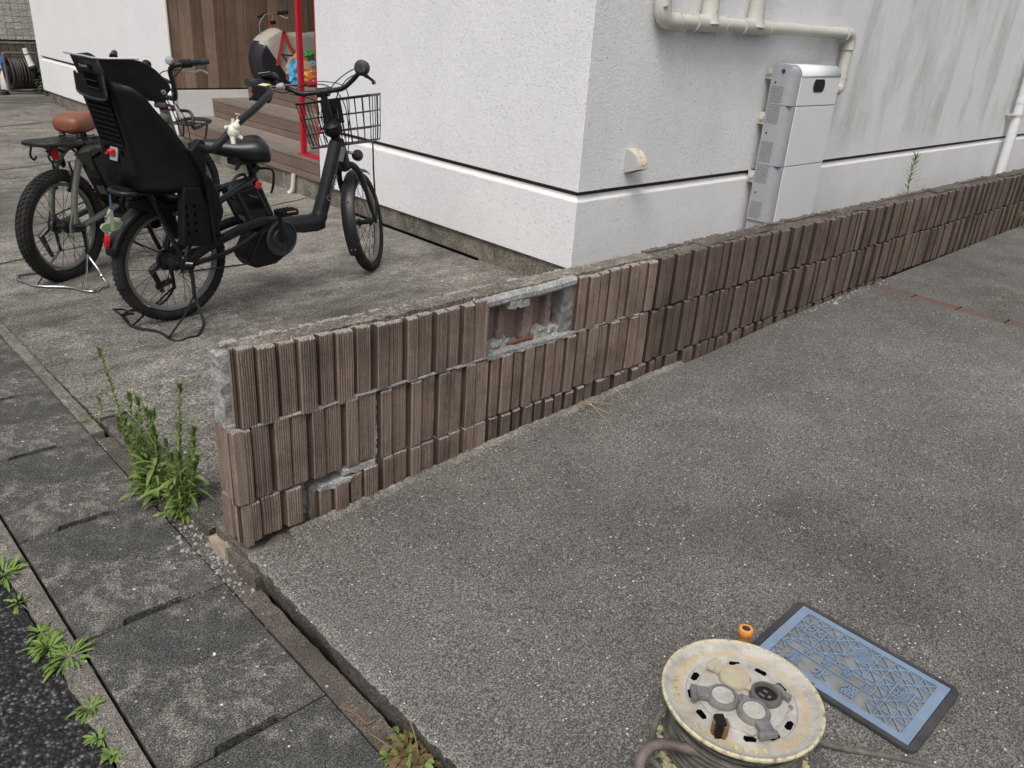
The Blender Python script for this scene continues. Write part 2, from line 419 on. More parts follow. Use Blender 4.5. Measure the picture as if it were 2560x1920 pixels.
labs = ['gutter cover cut off by the bottom edge of the photo',
        'pale mottled gutter cover beside the dried weed clump',
        'concrete gutter cover with pale blotches in its middle, a white chip lying on it',
        'gutter cover strewn with stone chips beside the end of the block wall',
        'dark gutter cover the tall green weeds lean over',
        'gutter cover left of the kerb end, fifth up from the dried weed clump',
        'pale-blotched gutter cover at the left edge of the photo, second from the farthest',
        'gutter cover farthest up the gutter at the left edge of the photo']
for i, l in enumerate(labs): gutter_cover(ys[i], ys[i+1], l, i == 0)
# joint strip between covers and drive/yard
mb = MB(); rnd = random.Random(5)
def strip(mb, x0, x1, y0, y1, zt, n, amp, seed):
    r = random.Random(seed); vs = []; fs = []
    for i in range(n+1):
        y = y0+(y1-y0)*i/n; a = r.uniform(-amp, amp); b = r.uniform(-amp, amp)
        vs += [(x0+a, y, zt), (x1+b, y, zt+r.uniform(-.002, .002)), (x1+b, y, zt-.07), (x0+a, y, zt-.07)]
    for i in range(n):
        a, b = i*4, i*4+4; fs += [(a, a+1, b+1, b), (a+1, a+2, b+2, b+1), (a+3, a, b, b+3)]
    fs += [(0, 1, 2, 3), (n*4, n*4+1, n*4+2, n*4+3)]
    mb.add(vs, fs)
strip(mb, .656, .709, -2.5, 2.54, -.021, 220, .002, 6); struct('mortar_strip', mb, M['strip'])
mb = MB(); strip(mb, .650, .688, 2.56, 8, -.004, 200, .0012, 8); struct('kerb', mb, M['kerb'])
# driveway slab, two casts either side of the brick strip
def sheet(mb, xs, ys_, zf, edge_j=None):
    nx, ny = len(xs), len(ys_); vs = []; fs = []
    for j, y in enumerate(ys_):
        for i, x in enumerate(xs):
            dx = edge_j(y) if (edge_j and i == 0) else 0
            vs.append((x+dx, y, zf(x, y)))
    for j in range(ny-1):
        for i in range(nx-1): a = j*nx+i; fs.append((a, a+1, a+nx+1, a+nx))
    mb.add(vs, fs)
def lin(a, b, n): return [a+(b-a)*i/n for i in range(n+1)]
rj = random.Random(11); jit = {}
def ej(y):
    k = round(y*60)
    if k not in jit: jit[k] = rj.uniform(-.004, .004)+.006*math.sin(y*9)*.5
    return jit[k]
mb = MB(); Yd = lin(-6, 1.607, 420)
def zd(x, y):
    e = max(0, 1-(x-.70)/.03); n_ = .002*math.sin(x*7+y*3)
    return zdrive(x)+n_-.006*e*e
sheet(mb, [.705, .712, .72, .735, .76]+lin(.8, 4.035, 60), Yd, zd, ej)
# broken street-side face of the slab
vs = []; fs = []
for i, y in enumerate(Yd):
    x = .705+ej(y); g = max(0, math.sin(y*11+1.3*math.sin(y*5)))*.010
    vs += [(x, y, zd(.705, y)), (x-.001, y, .040), (x+.006, y, .012), (x+.012+g, y, -.014), (x+.04, y, -.09)]
for i in range(len(Yd)-1):
    for k in range(4): a = i*5+k; fs.append((a, a+1, a+6, a+5))
struct('driveway', mb, M['drive'], smooth=True)
mb = MB(); mb.add(vs, fs); struct('driveway_edge', mb, M['edge'], smooth=True)
mb = MB(); sheet(mb, lin(4.115, 24, 60), lin(-6, 1.607, 20), lambda x, y: zdrive(x)); struct('driveway_far', mb, M['drive'], smooth=True)
# brick strip across the driveway
br = thing('brick_strip', 'row of flat red and brown bricks set across the driveway', 'brick edging', (4.075, 0, 0))
def brick_mat(name, c):
    g = NG(name); f = g.noise(30, 6, .7); col = g.mix(f, tuple(v*.6 for v in c), tuple(v*1.3 for v in c)); col = g.mix(g.math('MULTIPLY', g.ramp(g.noise(5, 5), [(.4, 0), (.6, 1)]), .6), col, (.07, .062, .055))
    return g.done(col, .9, g.bump(g.noise(300, 2), .5, .002))
bm_a, bm_b = brick_mat('red_brick', (.18, .078, .066)), brick_mat('brown_brick', (.125, .085, .067))
y = 1.60; i = 0
while y > -2.5:
    z = zdrive(4.075)-.001
    b = MB(); b.bx(-.0395, .0395, y-.208, y-.004, z-.06, z+.002); b.build('brick', [bm_b, bm_a, bm_b, bm_a][i % 4] if i else bm_b, br, bevel=.003); y -= .212; i += 1
# yard slab
mb = MB(); rj2 = random.Random(21); j2 = {}
def ej2(y):
    k = round(y*60)
    if k not in j2: j2[k] = rj2.uniform(-.003, .003)
    return j2[k]
Yy = lin(2.636, 3.6, 50)+lin(3.7, 16, 40)
Ya = lin(1.80, 2.632, 46)
ma = MB(); sheet(ma, [.70, .71, .73]+lin(.78, 3.2, 30), Ya, lambda x, y: zyard(x, y)-(.004 if x < .705 else 0), ej2)
va = []; fa = []
for y in Ya: va += [(.70+ej2(y), y, zyard(.7, y)-.004), (.705+ej2(y), y, -.09)]
for i in range(len(Ya)-1): fa.append((i*2, i*2+1, i*2+3, i*2+2))
ma.add(va, fa); ma.add([(.70, 1.80, .018), (3.2, 1.80, .018), (3.2, 1.82, -.09), (.70, 1.82, -.09)], [(0, 1, 2, 3)])
struct('yard_apron', ma, concrete('dark_yard_concrete', (.050, .047, .042), (.088, .083, .073), (.175, .165, .142), macro=.8, patch=3.2, grain=170, speck=.08, speck_scale=80, lo=.38, hi=.70, grain_amt=.7, lightpatch=.3), smooth=True)
sheet(mb, [.70, .71, .73]+lin(.78, 3.2, 30), Yy, lambda x, y: zyard(x, y)-(.004 if x < .705 else 0), ej2)
vs = []; fs = []
for y in Yy: vs += [(.70+ej2(y), y, zyard(.7, y)-.004), (.705+ej2(y), y, -.09)]
for i in range(len(Yy)-1): fs.append((i*2, i*2+1, i*2+3, i*2+2))
mb.add(vs, fs)
sheet(mb, lin(3.2, 9.0, 10), lin(11.0, 16, 6), lambda x, y: -.031)
sheet(mb, lin(-8, .25, 4), lin(-6, -5.9, 1), lambda x, y: -.2)
struct('yard', mb, M['yard'], smooth=True)
mb = MB(); sheet(mb, lin(.78, 24, 40), [1.735, 2.0, 2.8], lambda x, y: zyard(x, 1.8)-.006 if x < 3 else .02+.0*x); struct('side_yard', mb, M['yard'])
# expansion joints: rubber strips, one saw cut
mb = MB()
def jline(mb, a, b, wd, up=.003):
    a = Vector((*a, 0)); b = Vector((*b, 0)); d = (b-a).normalized(); nn = Vector((-d.y, d.x, 0))*wd/2; n = 14
    vs = []; fs = []
    for i in range(n+1):
        p = a.lerp(b, i/n); z = zyard(p.x, p.y)+up
        vs += [(p-nn)+Vector((0, 0, z)), (p+nn)+Vector((0, 0, z))]
    for i in range(n): fs.append((2*i, 2*i+1, 2*i+3, 2*i+2))
    mb.add(vs, fs)
jline(mb, (.70, 2.636), (3.05, 2.80), .011); jline(mb, (1.40, 9.25), (3.1, 10.15), .022)
struct('expansion_joint', mb, simple('grey_rubber_joint', (.05, .052, .055), .6))
mb = MB(); jline(mb, (.70, 7.05), (3.1, 7.82), .012); jline(mb, (.70, 4.66), (3.1, 5.43), .010)
struct('slab_joint', mb, M['soil'])
# ================================================================ BLOCK WALL
wall = thing('block_wall', 'low ribbed brown concrete block wall with one face block missing', 'wall', (.70, 1.617, 0))
def wl(v): return Vector((v[0]-.70, v[1]-1.617, v[2]))
RIB = [.048, .051, .049, .052, .050, .049, .053, .048]
DEP = [0, .0075, .001, .008, .000, .0065, .002, .0075]
def block(p0, d, nrm, length, z0, z1, seed, fine=.0014, thick=.030, jag=.0035, first=0, mat='rib_new', top='split', tilt=0.0, name='block_face'):
    """one ribbed face shell: p0 lower-left front corner, d along, nrm outward; tilt lifts the far end"""
    r = random.Random(seed); p0 = Vector((*p0, 0)); d = Vector((*d, 0)).normalized(); nn = Vector((*nrm, 0)).normalized()
    k = max(1, round(length/.05)); wds = [RIB[(i+first) % 8] for i in range(k)]; sc = length/sum(wds); wds = [q*sc for q in wds]
    cols = []; gro = []; s0 = 0
    for i, wd in enumerate(wds):
        dep = DEP[(i+first) % 8]; gl = (.0095 if i % 2 else .0155) if mat == 'rib_old' else (.0055 if i % 2 else .0115)    # groove width on the left of each rib
        jb, jt = r.uniform(-jag, jag), r.uniform(-jag, jag)
        n = max(4, int(wd/fine)); st = 7
        for q in range(n):
            t = q/n; s = s0+t*wd; x = t*wd
            if x < gl: y = -(.017+.002*math.sin(x*900))
            else:
                ph = ((x-gl)/(wd-gl)*st) % 1.0
                y = -dep-(.0042 if ph < .34 else 0.0)
                if wd-x < .003: y = -dep-.002
            gro.append(x < gl); cols.append((s, y, jb+r.uniform(-.0012, .0012), jt+r.uniform(-.0016, .0016)))
        s0 += wd
    cols.append((length, -.006, 0, 0))
    lv = [0, .5, .93, .985, 1.0]; vs = []; nc = len(cols)
    for (s, y, jb, jt) in cols:
        zb = z0+jb+tilt*s; zt = z1+jt+tilt*s
        for li, l in enumerate(lv):
            yy = y-(.0025+r.uniform(0, .0025) if l == 1.0 else (r.uniform(0, .0012) if l > .9 else 0))-(.0015 if l == 0 else 0)
            P = p0+d*s+nn*(yy); vs.append((P.x, P.y, zb+(zt-zb)*l))
        P = p0+d*s-nn*thick; vs.append((P.x, P.y, zt-.002+r.uniform(-.002, .001))); vs.append((P.x, P.y, zb))
    mb = MB(); fs = []; mi = []; kk = len(lv)+2
    for i in range(nc-1):
        a, b = i*kk, (i+1)*kk
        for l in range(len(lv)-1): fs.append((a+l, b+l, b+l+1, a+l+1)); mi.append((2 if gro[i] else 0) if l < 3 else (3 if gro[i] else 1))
        fs.append((a+4, b+4, b+5, a+5)); mi.append(1)
        fs.append((a, a+6, b+6, b)); mi.append(0)
        fs.append((a+5, b+5, b+6, a+6)); mi.append(1)
    for a in (0, (nc-1)*kk): fs.append(tuple(a+j for j in range(kk))); mi.append(0)
    mb.v = vs; mb.f = fs; mb.m = mi
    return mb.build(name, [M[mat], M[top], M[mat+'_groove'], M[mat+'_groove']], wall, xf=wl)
F = 1.617
Xd, Ny = (1, 0), (0, -1)
# top course
block((.722, F), Xd, Ny, .366, .384, .580, 1, tilt=-.035, first=1)
block((1.098, F+.002), Xd, Ny, .388, .372+.006, .560, 2, tilt=.0, first=0)
block((1.866, F), Xd, Ny, .404, .384, .563, 3, first=3)
x = 2.274; i = 0
while x < 12.4:
    block((x, F+.002*math.sin(i*3)), Xd, Ny, .397, .384, .566+.003*math.sin(i*1.9), 10+i, fine=.0016 if x < 3.0 else (.0024 if x < 4.5 else .004), mat='rib_old', top='split_old', jag=.004, first=i*3); x += .400; i += 1
# middle course
block((.70, F), Xd, Ny, .400, .184, .380, 31, first=4)
block((1.108, F+.002), Xd, Ny, .394, .176, .376, 32, first=2)
block((1.504, F), Xd, Ny, .376, .180, .377, 33, first=5)
block((1.884, F), Xd, Ny, .372, .180, .376, 34, first=1)
x = 2.259; i = 0
while x < 12.4:
    block((x, F+.002*math.sin(i*2)), Xd, Ny, .397, .182, .374, 50+i, fine=.0016 if x < 3.0 else (.0024 if x < 4.5 else .004), mat='rib_old', top='split_old', jag=.004, first=i*5); x += .400; i += 1
# bottom course
block((.706, F-.001), Xd, Ny, .168, .070, .176, 71, first=2)
block((.914, F-.005), Xd, Ny, .192, -.01, .141, 72, first=3, tilt=.10)
for i in range(3): block((1.112+i*.392, F-.001), Xd, Ny, .388, .0, .172, 80+i, first=i*3, mat='rib_new' if i < 1 else 'rib_old')
x = 2.29; i = 0
while x < 4.0:
    block((x, F), Xd, Ny, .39, .05, .174, 90+i, fine=.003, mat='rib_old', top='split_old', first=i); x += .394; i += 1
# street end (returns along +y)
block((.70, F+.118), (0, -1), (-1, 0), .118, .184, .382, 101, first=5)
block((.706, F+.118), (0, -1), (-1, 0), .118, .060, .176, 102, first=2)
# rear shell rims seen along the top
for (a, b, s, t) in ((.735, 1.20, .57, 1), (1.30, 1.90, .568, 2), (1.90, 2.30, .566, 3)):
    block((b, 1.735), (-1, 0), (0, 1), b-a, .20, s-.004, 110+t, thick=.024, fine=.004)
x = 2.31; i = 0
while x < 12.4:
    block((x+.396, 1.737), (-1, 0), (0, 1), .396, .30, .568, 120+i, thick=.028, fine=.008, mat='rib_old', top='split_old', jag=.005); x += .4; i += 1
# mortar core
def rough(mb, x0, x1, y0, y1, z0, z1, step=.02, amp=.003, seed=0, mi=0):
    """box whose faces are gently uneven"""
    nx, ny, nz = [max(1, min(60, int((b-a)/step))) for a, b in ((x0, x1), (y0, y1), (z0, z1))]
    bm = bmesh.new(); idx = {}; r = random.Random(seed)
    def V(i, j, k):
        if (i, j, k) not in idx:
            idx[(i, j, k)] = len(vs); vs.append((x0+(x1-x0)*i/nx+r.uniform(-amp, amp), y0+(y1-y0)*j/ny+r.uniform(-amp, amp), z0+(z1-z0)*k/nz+r.uniform(-amp, amp)))
        return idx[(i, j, k)]
    vs = []; fs = []
    for i in range(nx):
        for j in range(ny):
            for k in (0, nz): fs.append((V(i, j, k), V(i+1, j, k), V(i+1, j+1, k), V(i, j+1, k)))
    for i in range(nx):
        for k in range(nz):
            for j in (0, ny): fs.append((V(i, j, k), V(i+1, j, k), V(i+1, j, k+1), V(i, j, k+1)))
    for j in range(ny):
        for k in range(nz):
            for i in (0, nx): fs.append((V(i, j, k), V(i, j+1, k), V(i, j+1, k+1), V(i, j, k+1)))
    bm.free(); mb.add(vs, fs, mi)
mb = MB()
rough(mb, 1.01, 2.26, F+.0245, 1.733, -.05, .376, seed=1); rough(mb, .905, 1.01, F+.0245, 1.733, -.05, .150, seed=21)
rough(mb, .725, .870, F+.0245, 1.728, .09, .180, seed=2); rough(mb, .725, .91, F+.0245, 1.728, .190, .376, seed=3)
rough(mb, .750, 1.480, F+.0245, 1.716, .381, .553, seed=4); rough(mb, 1.88, 2.27, F+.0245, 1.716, .381, .556, seed=5)
mb.build('mortar_core', M['core'], wall, xf=wl, smooth=True)
mb = MB(); rough(mb, 2.26, 12.6, F+.034, 1.720, -.05, .557, step=.1, amp=.003, seed=6)
for i in range(8): rough(mb, 2.6+i*1.1, 3.05+i*1.1, 1.655, 1.712, .553, .566, step=.03, amp=.003, seed=60+i)
mb.build('weathered_core', M['cap'], wall, xf=wl, smooth=True)
# dark weathered fill on top, left part
mb = MB(); rough(mb, .745, 1.50, 1.655, 1.708, .55, .567, step=.015, amp=.002, seed=8); rough(mb, 1.50, 2.29, 1.650, 1.708, .548, .568, step=.015, amp=.002, seed=9)
mb.build('mortar_cap', concrete('pale_mortar_cap', (.075, .066, .052), (.14, .126, .104), (.26, .24, .205), macro=3, patch=12, grain=160, speck=.04, lo=.36, hi=.64, grain_amt=.6), wall, xf=wl, smooth=True)
# light mortar: end column, bed patch, lintel over the hole, bed of the missing block, joints
mb = MB()
rough(mb, .705, .742, 1.655, 1.705, .386, .560, step=.010, amp=.0035, seed=11)
rough(mb, .708, .760, 1.640, 1.722, .378, .390, step=.012, amp=.003, seed=12)
mb.tube(cr([(1.486, 1.642, .545), (1.6, 1.640, .549), (1.72, 1.638, .549), (1.866, 1.645, .553)], 8), .017, 8)
rough(mb, 1.58, 1.66, 1.625, 1.66, .515, .538, step=.012, amp=.004, seed=13)
rough(mb, 1.500, 1.870, 1.624, 1.700, .372, .386, step=.012, amp=.003, seed=14)
rough(mb, 1.70, 1.83, 1.650, 1.700, .385, .412, step=.010, amp=.006, seed=15)
rough(mb, 1.52, 1.62, 1.660, 1.700, .385, .405, step=.010, amp=.006, seed=16)
rough(mb, .930, 1.02, 1.617, 1.66, .138, .153, step=.012, amp=.003, seed=17); rough(mb, 1.00, 1.10, 1.622, 1.66, .160, .176, step=.012, amp=.003, seed=19)
rough(mb, 1.098, 1.110, 1.630, 1.66, .17, .38, step=.01, amp=.003, seed=18)
for i in range(26): 
    x = .80+i*.055; mb.box((x, F+.0115+random.uniform(-.002, .002), .381+random.uniform(-.002, .002)), (.06, .010, .004), Matrix.Rotation(random.uniform(-.05, .05), 3, 'Y'))
mb.build('fresh_mortar', M['mortar'], wall, xf=wl, smooth=True)
# hole behind the missing block: rear shell, webs
mb = MB(); mb.bx(1.486, 1.87, 1.690, 1.712, .383, .552)
for a, b, y in ((1.575, 1.600, 1.672), (1.665, 1.700, 1.655), (1.765, 1.785, 1.66)): rough(mb, a, b, y, 1.70, .386, .535, step=.015, amp=.002, seed=int(a*1000))
mb.bx(1.486, 1.492, 1.625, 1.70, .383, .55)
mb.build('cavity_lining', M['inner'], wall, xf=wl)
mb = MB(); rough(mb, 1.822, 1.868, 1.640, 1.705, .385, .545, step=.012, amp=.005, seed=41); rough(mb, .878, .905, 1.655, 1.70, .02, .165, step=.01, amp=.006, seed=42)
rough(mb, 1.600, 1.662, 1.672, 1.69, .50, .535, step=.01, amp=.004, seed=43)
mb.build('grey_mortar_lump', simple('blue_grey_mortar', (.22, .22, .215), .9, bump=.8, scale=50), wall, xf=wl, smooth=True)
mb = MB(); mb.tube([(1.605, 1.655, .391), (1.70, 1.650, .396)], .005, 8); mb.build('rusty_bar', simple('rust', (.16, .07, .03), .9, bump=.5), wall, xf=wl, smooth=True)
# mortar fillet at the driveway
mb = MB(); r = random.Random(9); vs = []; fs = []; n = 120
for i in range(n+1):
    x = .83+ (2.5-.83)*i/n; z = zdrive(x)+.002; wd = .010+r.uniform(0, .010)*(1.6-i/n)
    vs += [(x, F+.002, z+.008+r.uniform(0, .006)), (x, F-wd, z+.002), (x, F-wd-.004, z-.004)]
for i in range(n): a = i*3; fs += [(a, a+1, a+4, a+3), (a+1, a+2, a+5, a+4)]
mb.add(vs, fs); mb.build('mortar_fillet', M['kerb'], wall, xf=wl)
# footing stub under the broken street end
ft = MB(); rough(ft, .698, .78, 1.545, 1.70, -.06, .018, step=.015, amp=.004, seed=77); rough(ft, .715, .92, 1.595, 1.80, -.08, .040, step=.02, amp=.008, seed=78)
tag(ft.build('broken_footing', M['strip'], smooth=True), 'broken stained footing stub under the street end of the block wall', 'footing')
# ================================================================ HOUSE
HX, HY = 3.1, 2.7616
house = thing('white_house', 'white stuccoed house with a brown plank entry recess', 'house', (HX, HY, 0))
def hl(v): return Vector((v[0]-HX, v[1]-HY, v[2]))
def stucco_box(name, x0, x1, y0, y1, z0, z1, mat, bev=.004):
    b = MB(); b.bx(x0, x1, y0, y1, z0, z1); return b.build(name, M[mat], house, xf=hl, bevel=bev)
TOP = 5.6; GB, GT = .456, .508       # shadow groove
YE = 5.24; YN = 7.735; YL = 11.62
# street facade (faces -x): short return walls; side facade (faces -y)
stucco_box('facade_wall', HX, HX+.16, HY, YE, GT, TOP, 'stucco_w')
stucco_box('facade_wall', HX, HX+.16, YN+.0, YL, GT, TOP, 'stucco_w')
stucco_box('side_wall', HX+.1615, 14.5, HY+.0008, HY+.16, GT, TOP, 'stucco_g')
stucco_box('base_wall', HX, HX+.16, HY, YE, .106, GB, 'stucco_w')
stucco_box('base_wall', HX, HX+.16, YN, YL, .106, GB-.004, 'stucco_w')
stucco_box('side_base_wall', HX+.1615, 14.5, HY+.0008, HY+.16, .04, GB, 'stucco_g')
b = MB(); b.bx(HX-.0005, 14.5, HY-.0005, HY+.004, .04, .10); 
# corner face of the side wall nearest the corner (same weathered finish as the rest of that side)
b = MB(); b.bx(HX+.0008, HX+.165, HY-.0015, HY+.01, GT+.002, TOP-.01); b.build('corner_face', M['stucco_g'], house, xf=hl)
b = MB(); b.bx(HX+.0008, HX+.165, HY-.0015, HY+.01, .108, GB-.002); b.build('corner_face', M['stucco_g'], house, xf=hl)
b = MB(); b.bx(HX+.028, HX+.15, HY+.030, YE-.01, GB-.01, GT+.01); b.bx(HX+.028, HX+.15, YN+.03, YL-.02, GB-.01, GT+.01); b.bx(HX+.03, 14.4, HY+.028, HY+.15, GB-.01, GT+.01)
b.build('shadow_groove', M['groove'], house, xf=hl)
b = MB()   # sloped white ledge under the groove
for (a, c) in ((HY, YE), (YN, YL)):
    b.add([(HX+.001, a+.001, GB+.0005), (HX+.001, c, GB+.0005), (HX+.03, c, GB+.030), (HX+.03, a+.03, GB+.030)], [(0, 1, 2, 3)])
b.add([(HX+.001, HY+.001, GB+.0005), (14.4, HY+.001, GB+.0005), (14.4, HY+.03, GB+.030), (HX+.03, HY+.03, GB+.030)], [(0, 1, 2, 3)])
b.build('groove_ledge', M['ledge'], house, xf=hl)
b = MB(); rough(b, HX+.022, HX+.12, HY+.02, YE+2.6, -.12, .105, step=.08, amp=.002, seed=5); rough(b, HX+.022, HX+.12, YN, YL-.02, -.12, .105, step=.08, amp=.002, seed=6)
b.build('plinth', M['plinth'], house, xf=hl)
b = MB(); b.bx(HX+.005, HX+.03, HY+.75, 4.95, -.05, -.019); b.build('plinth_gap', M['void'], house, xf=hl)
stucco_box('end_wall', HX, 6, YL+.001, YL+.1, .106, TOP, 'stucco_w')
# entry recess: plank wall on its far side, rear wall, near side, soffit
pw = MB(); x = HX+.012; r = random.Random(4)
while x < 6.2:
    wd = .1065; z = .516
    while z < 3.2:
        L = r.uniform(1.2, 2.2); z2 = min(3.2, z+L)
        pw.bx(x+.0012, x+wd-.0012, YN-.012, YN+.02, z+.001, z2-.001); z = z2
    x += wd
pw.build('plank_wall', M['plank'], house, xf=hl)
b = MB(); b.bx(HX+.01, 6.2, YN-.004, YN+.03, .5, 3.2); b.build('plank_backing', M['groove'], house, xf=hl)
stucco_box('entry_base_wall', HX+.012, 6.2, YN-.018, YN+.06, .2, .500, 'stucco_g', .002)
b = MB(); b.bx(HX, HX+.012, YN-.03, YN-.0005, .106, TOP); b.build('white_corner_trim', M['ledge'], house, xf=hl)
b = MB(); b.bx(6.2, 6.3, YE-.1, YN+.1, 0, 3.2); b.bx(HX+.16, 6.2, YE-.06, YE-.001, .0, 3.2); b.build('entry_rear_wall', M['stucco_g'], house, xf=hl)
b = MB(); b.bx(HX+.001, 6.3, YE-.05, YN+.1, 3.2, 3.4); b.bx(HX+.001, HX+.16, YE+.0005, YN-.0005, 3.0, TOP); b.build('entry_soffit', M['ledge'], house, xf=hl)
# steps
st = thing('wooden_steps', 'three wide brown decking steps climbing into the entry recess', 'steps', (HX, YE, 0))
def sl(v): return Vector((v[0]-HX, v[1]-YE, v[2]))
for k, (xf_, zt, zb, xn) in enumerate(((3.103, .268, .112, 3.455), (3.455, .428, .268, 3.815), (3.815, .587, .428, 6.19))):
    b = MB(); yA, yB = YE+.004, YN-.022
    b.bx(xf_, xf_+.02, yA, yB, zb+.052, zt-.003); b.bx(xf_+.003, xf_+.02, yA, yB, zb, zb+.049)
    riser = b.build('riser', M['deck'], st, xf=sl, bevel=.0015)
    b = MB(); x = xf_-.004; 
    while x < xn-.01:
        x2 = min(x+.145, xn+.001 if xn < 6 else 6.19); b.bx(x, x2-.004, yA+.0005, yB-.0005, zt-.022, zt); x += .145
    b.build('tread', M['deck_top'], st, xf=sl, bevel=.0015)
b = MB(); b.bx(3.14, 3.20, YE+.02, YN, .0, .11); b.build('joist', M['groove'], st, xf=sl)
# red rail frame
rail = thing('red_handrail', 'slim red painted steel post frame on the lowest entry step', 'handrail', (3.15, 5.40, .268))
b = MB(); b.bx(-.017, .017, .125, .159, .003, 2.3); b.build('post', M['redpaint'], rail, bevel=.002)
b = MB(); b.bx(-.030, .004, -.146, -.112, .003, 2.3); b.build('post', M['redpaint'], rail, bevel=.002)
b = MB(); b.bx(-.042, .05, -.152, .175, .0005, .006); b.build('base_plate', M['redpaint'], rail, bevel=.001)
b = MB(); b.bx(-.020, .012, -.146, .159, 2.3, 2.334); b.build('top_rail', M['redpaint'], rail)
# drain pipe stub under the steps
b = MB(); b.tube(cr([(3.10, 5.62, .115), (3.095, 5.625, .05), (3.085, 5.63, -.005), (3.06, 5.64, -.030)], 4), .017, 12)
tag(b.build('drain_pipe', M['pvc'], smooth=True), 'short cream drain pipe curving out from under the entry steps', 'pipe')

# duffel bag with the kick bike inside
bag = thing('storage_bag', 'grey and navy canvas bag with red straps leaning on the plank wall', 'bag', (3.80, 7.45, .588))
prof = [(0, .02), (-.045, .12), (-.05, .24), (-.015, .34), (.05, .40), (.14, .455), (.185, .47), (.23, .455), (.30, .43), (.42, .445), (.52, .435), (.60, .45), (.72, .44), (.82, .40), (.86, .25), (.84, .08), (.80, 0), (.04, 0)]
b = MB(); cx, cz = .40, .2; rings = []; lay = [(-.125, .80), (-.11, .93), (-.06, 1.0), (0, 1.015), (.07, 1.0), (.12, .95), (.14, .82)]
vs = []; fs = []; rr = random.Random(3); pp = cr([(p, 0, q) for p, q in prof], 4, closed=True); n = len(pp)
for (dy, s) in lay:
    for p in pp: vs.append((cx+(p.x-cx)*s, dy+.006*math.sin(p.x*23+p.z*17), cz+(p.z-cz)*s+(.0)))
for i in range(len(lay)-1):
    for j in range(n): fs.append((i*n+j, i*n+(j+1) % n, (i+1)*n+(j+1) % n, (i+1)*n+j))
fs.append(tuple(range(n))); fs.append(tuple((len(lay)-1)*n+j for j in range(n)))
mats = []
for f in fs:
    c = [sum(vs[i][k] for i in f)/len(f) for k in (0, 2)]
    mats.append(1 if (c[1] < .34-c[0]*1.15) else 0)
b.add(vs, fs); b.m = mats
b.build('shell', [M['canvas'], M['navy']], bag, smooth=True)
# flat front panels follow the outline
b = MB(); b.prism([(-.03, .05), (-.035, .24), (.02, .335), (.255, .02), (.03, .02)], -.139, -.120, lambda p, q, t: Vector((p, t, q))); b.build('navy_end_panel', M['navy'], bag, bevel=.006)
for (pts) in ([(.20, .455), (.12, .16)], [(.205, .45), (.26, .32), (.36, .235), (.47, .215)], [(.60, .445), (.56, .25)], [(.605, .445), (.66, .30), (.72, .24)]):
    q = cr([(p, -.142, z) for p, z in pts], 5); b = MB()
    vs = []; fs = []
    for i, p in enumerate(q):
        t = (q[min(i+1, len(q)-1)]-q[max(0, i-1)]).normalized(); nn = Vector((-t.z, 0, t.x))*.014
        vs += [p-nn, p+nn]
    for i in range(len(q)-1): fs.append((2*i, 2*i+1, 2*i+3, 2*i+2))
    b.add(vs, fs); b.build('strap', M['strap'], bag, solid=.004)
b = MB(); b.tube([(.165, -.140, .255), (.40, -.142, .238), (.75, -.14, .24)], .006, 6); b.tube([(.18, -.143, .25), (.215, -.146, .20)], .005, 6); b.build('zip', M['black'], bag)
text('lettering', 'd-bike', .055, M['black'], Matrix.Translation((.395, -.1435, .275)) @ Matrix.Rotation(R(90), 4, 'X'), bag, extrude=.0005, bold=.0015)
text('lettering_face', 'd-bike', .055, M['white'], Matrix.Translation((.395, -.1445, .275)) @ Matrix.Rotation(R(90), 4, 'X'), bag, extrude=.0005)
kb = thing('balance_bike', 'small bronze handlebar and stem of a child bike poking out of the canvas bag', 'child bike', (3.95, 7.47, 1.03))
b = MB(); b.tube([(.005, .02, -.12), (.02, .01, .06)], .014, 10); b.build('stem_lower', M['redpaint'], kb, smooth=True)
b = MB(); b.tube([(.012, .01, .0), (.045, 0, .145)], .011, 10); b.tube([(-.06, .02, .135), (.11, -.02, .165)], .010, 10); b.build('stem', M['brass'], kb, smooth=True)
b = MB(); b.box((.032, -.002, .075), (.045, .035, .03)); b.build('clamp', M['black'], kb, bevel=.004)
b = MB(); b.tube([(.075, -.01, .155), (.17, -.04, .168)], .017, 10); b.tube([(-.10, .03, .115), (-.02, .01, .148)], .015, 10); b.build('grip', M['black'], kb, smooth=True)
b = MB(); b.tube(cr([(.02, -.005, .145), (-.06, -.02, .13), (-.11, -.01, .04), (-.08, 0, -.07), (-.05, 0, -.11)], 6), .0035, 6); b.tube(cr([(.09, -.03, .14), (.13, -.06, .12), (.15, -.07, .125)], 4), .005, 6); b.build('brake_cable', M['silver'], kb)
tb = thing('toy_bag', 'bright patchwork cloth bag of orange, blue, green and purple in front of the canvas bag', 'bag', (4.10, 7.16, .588))
r = random.Random(12)
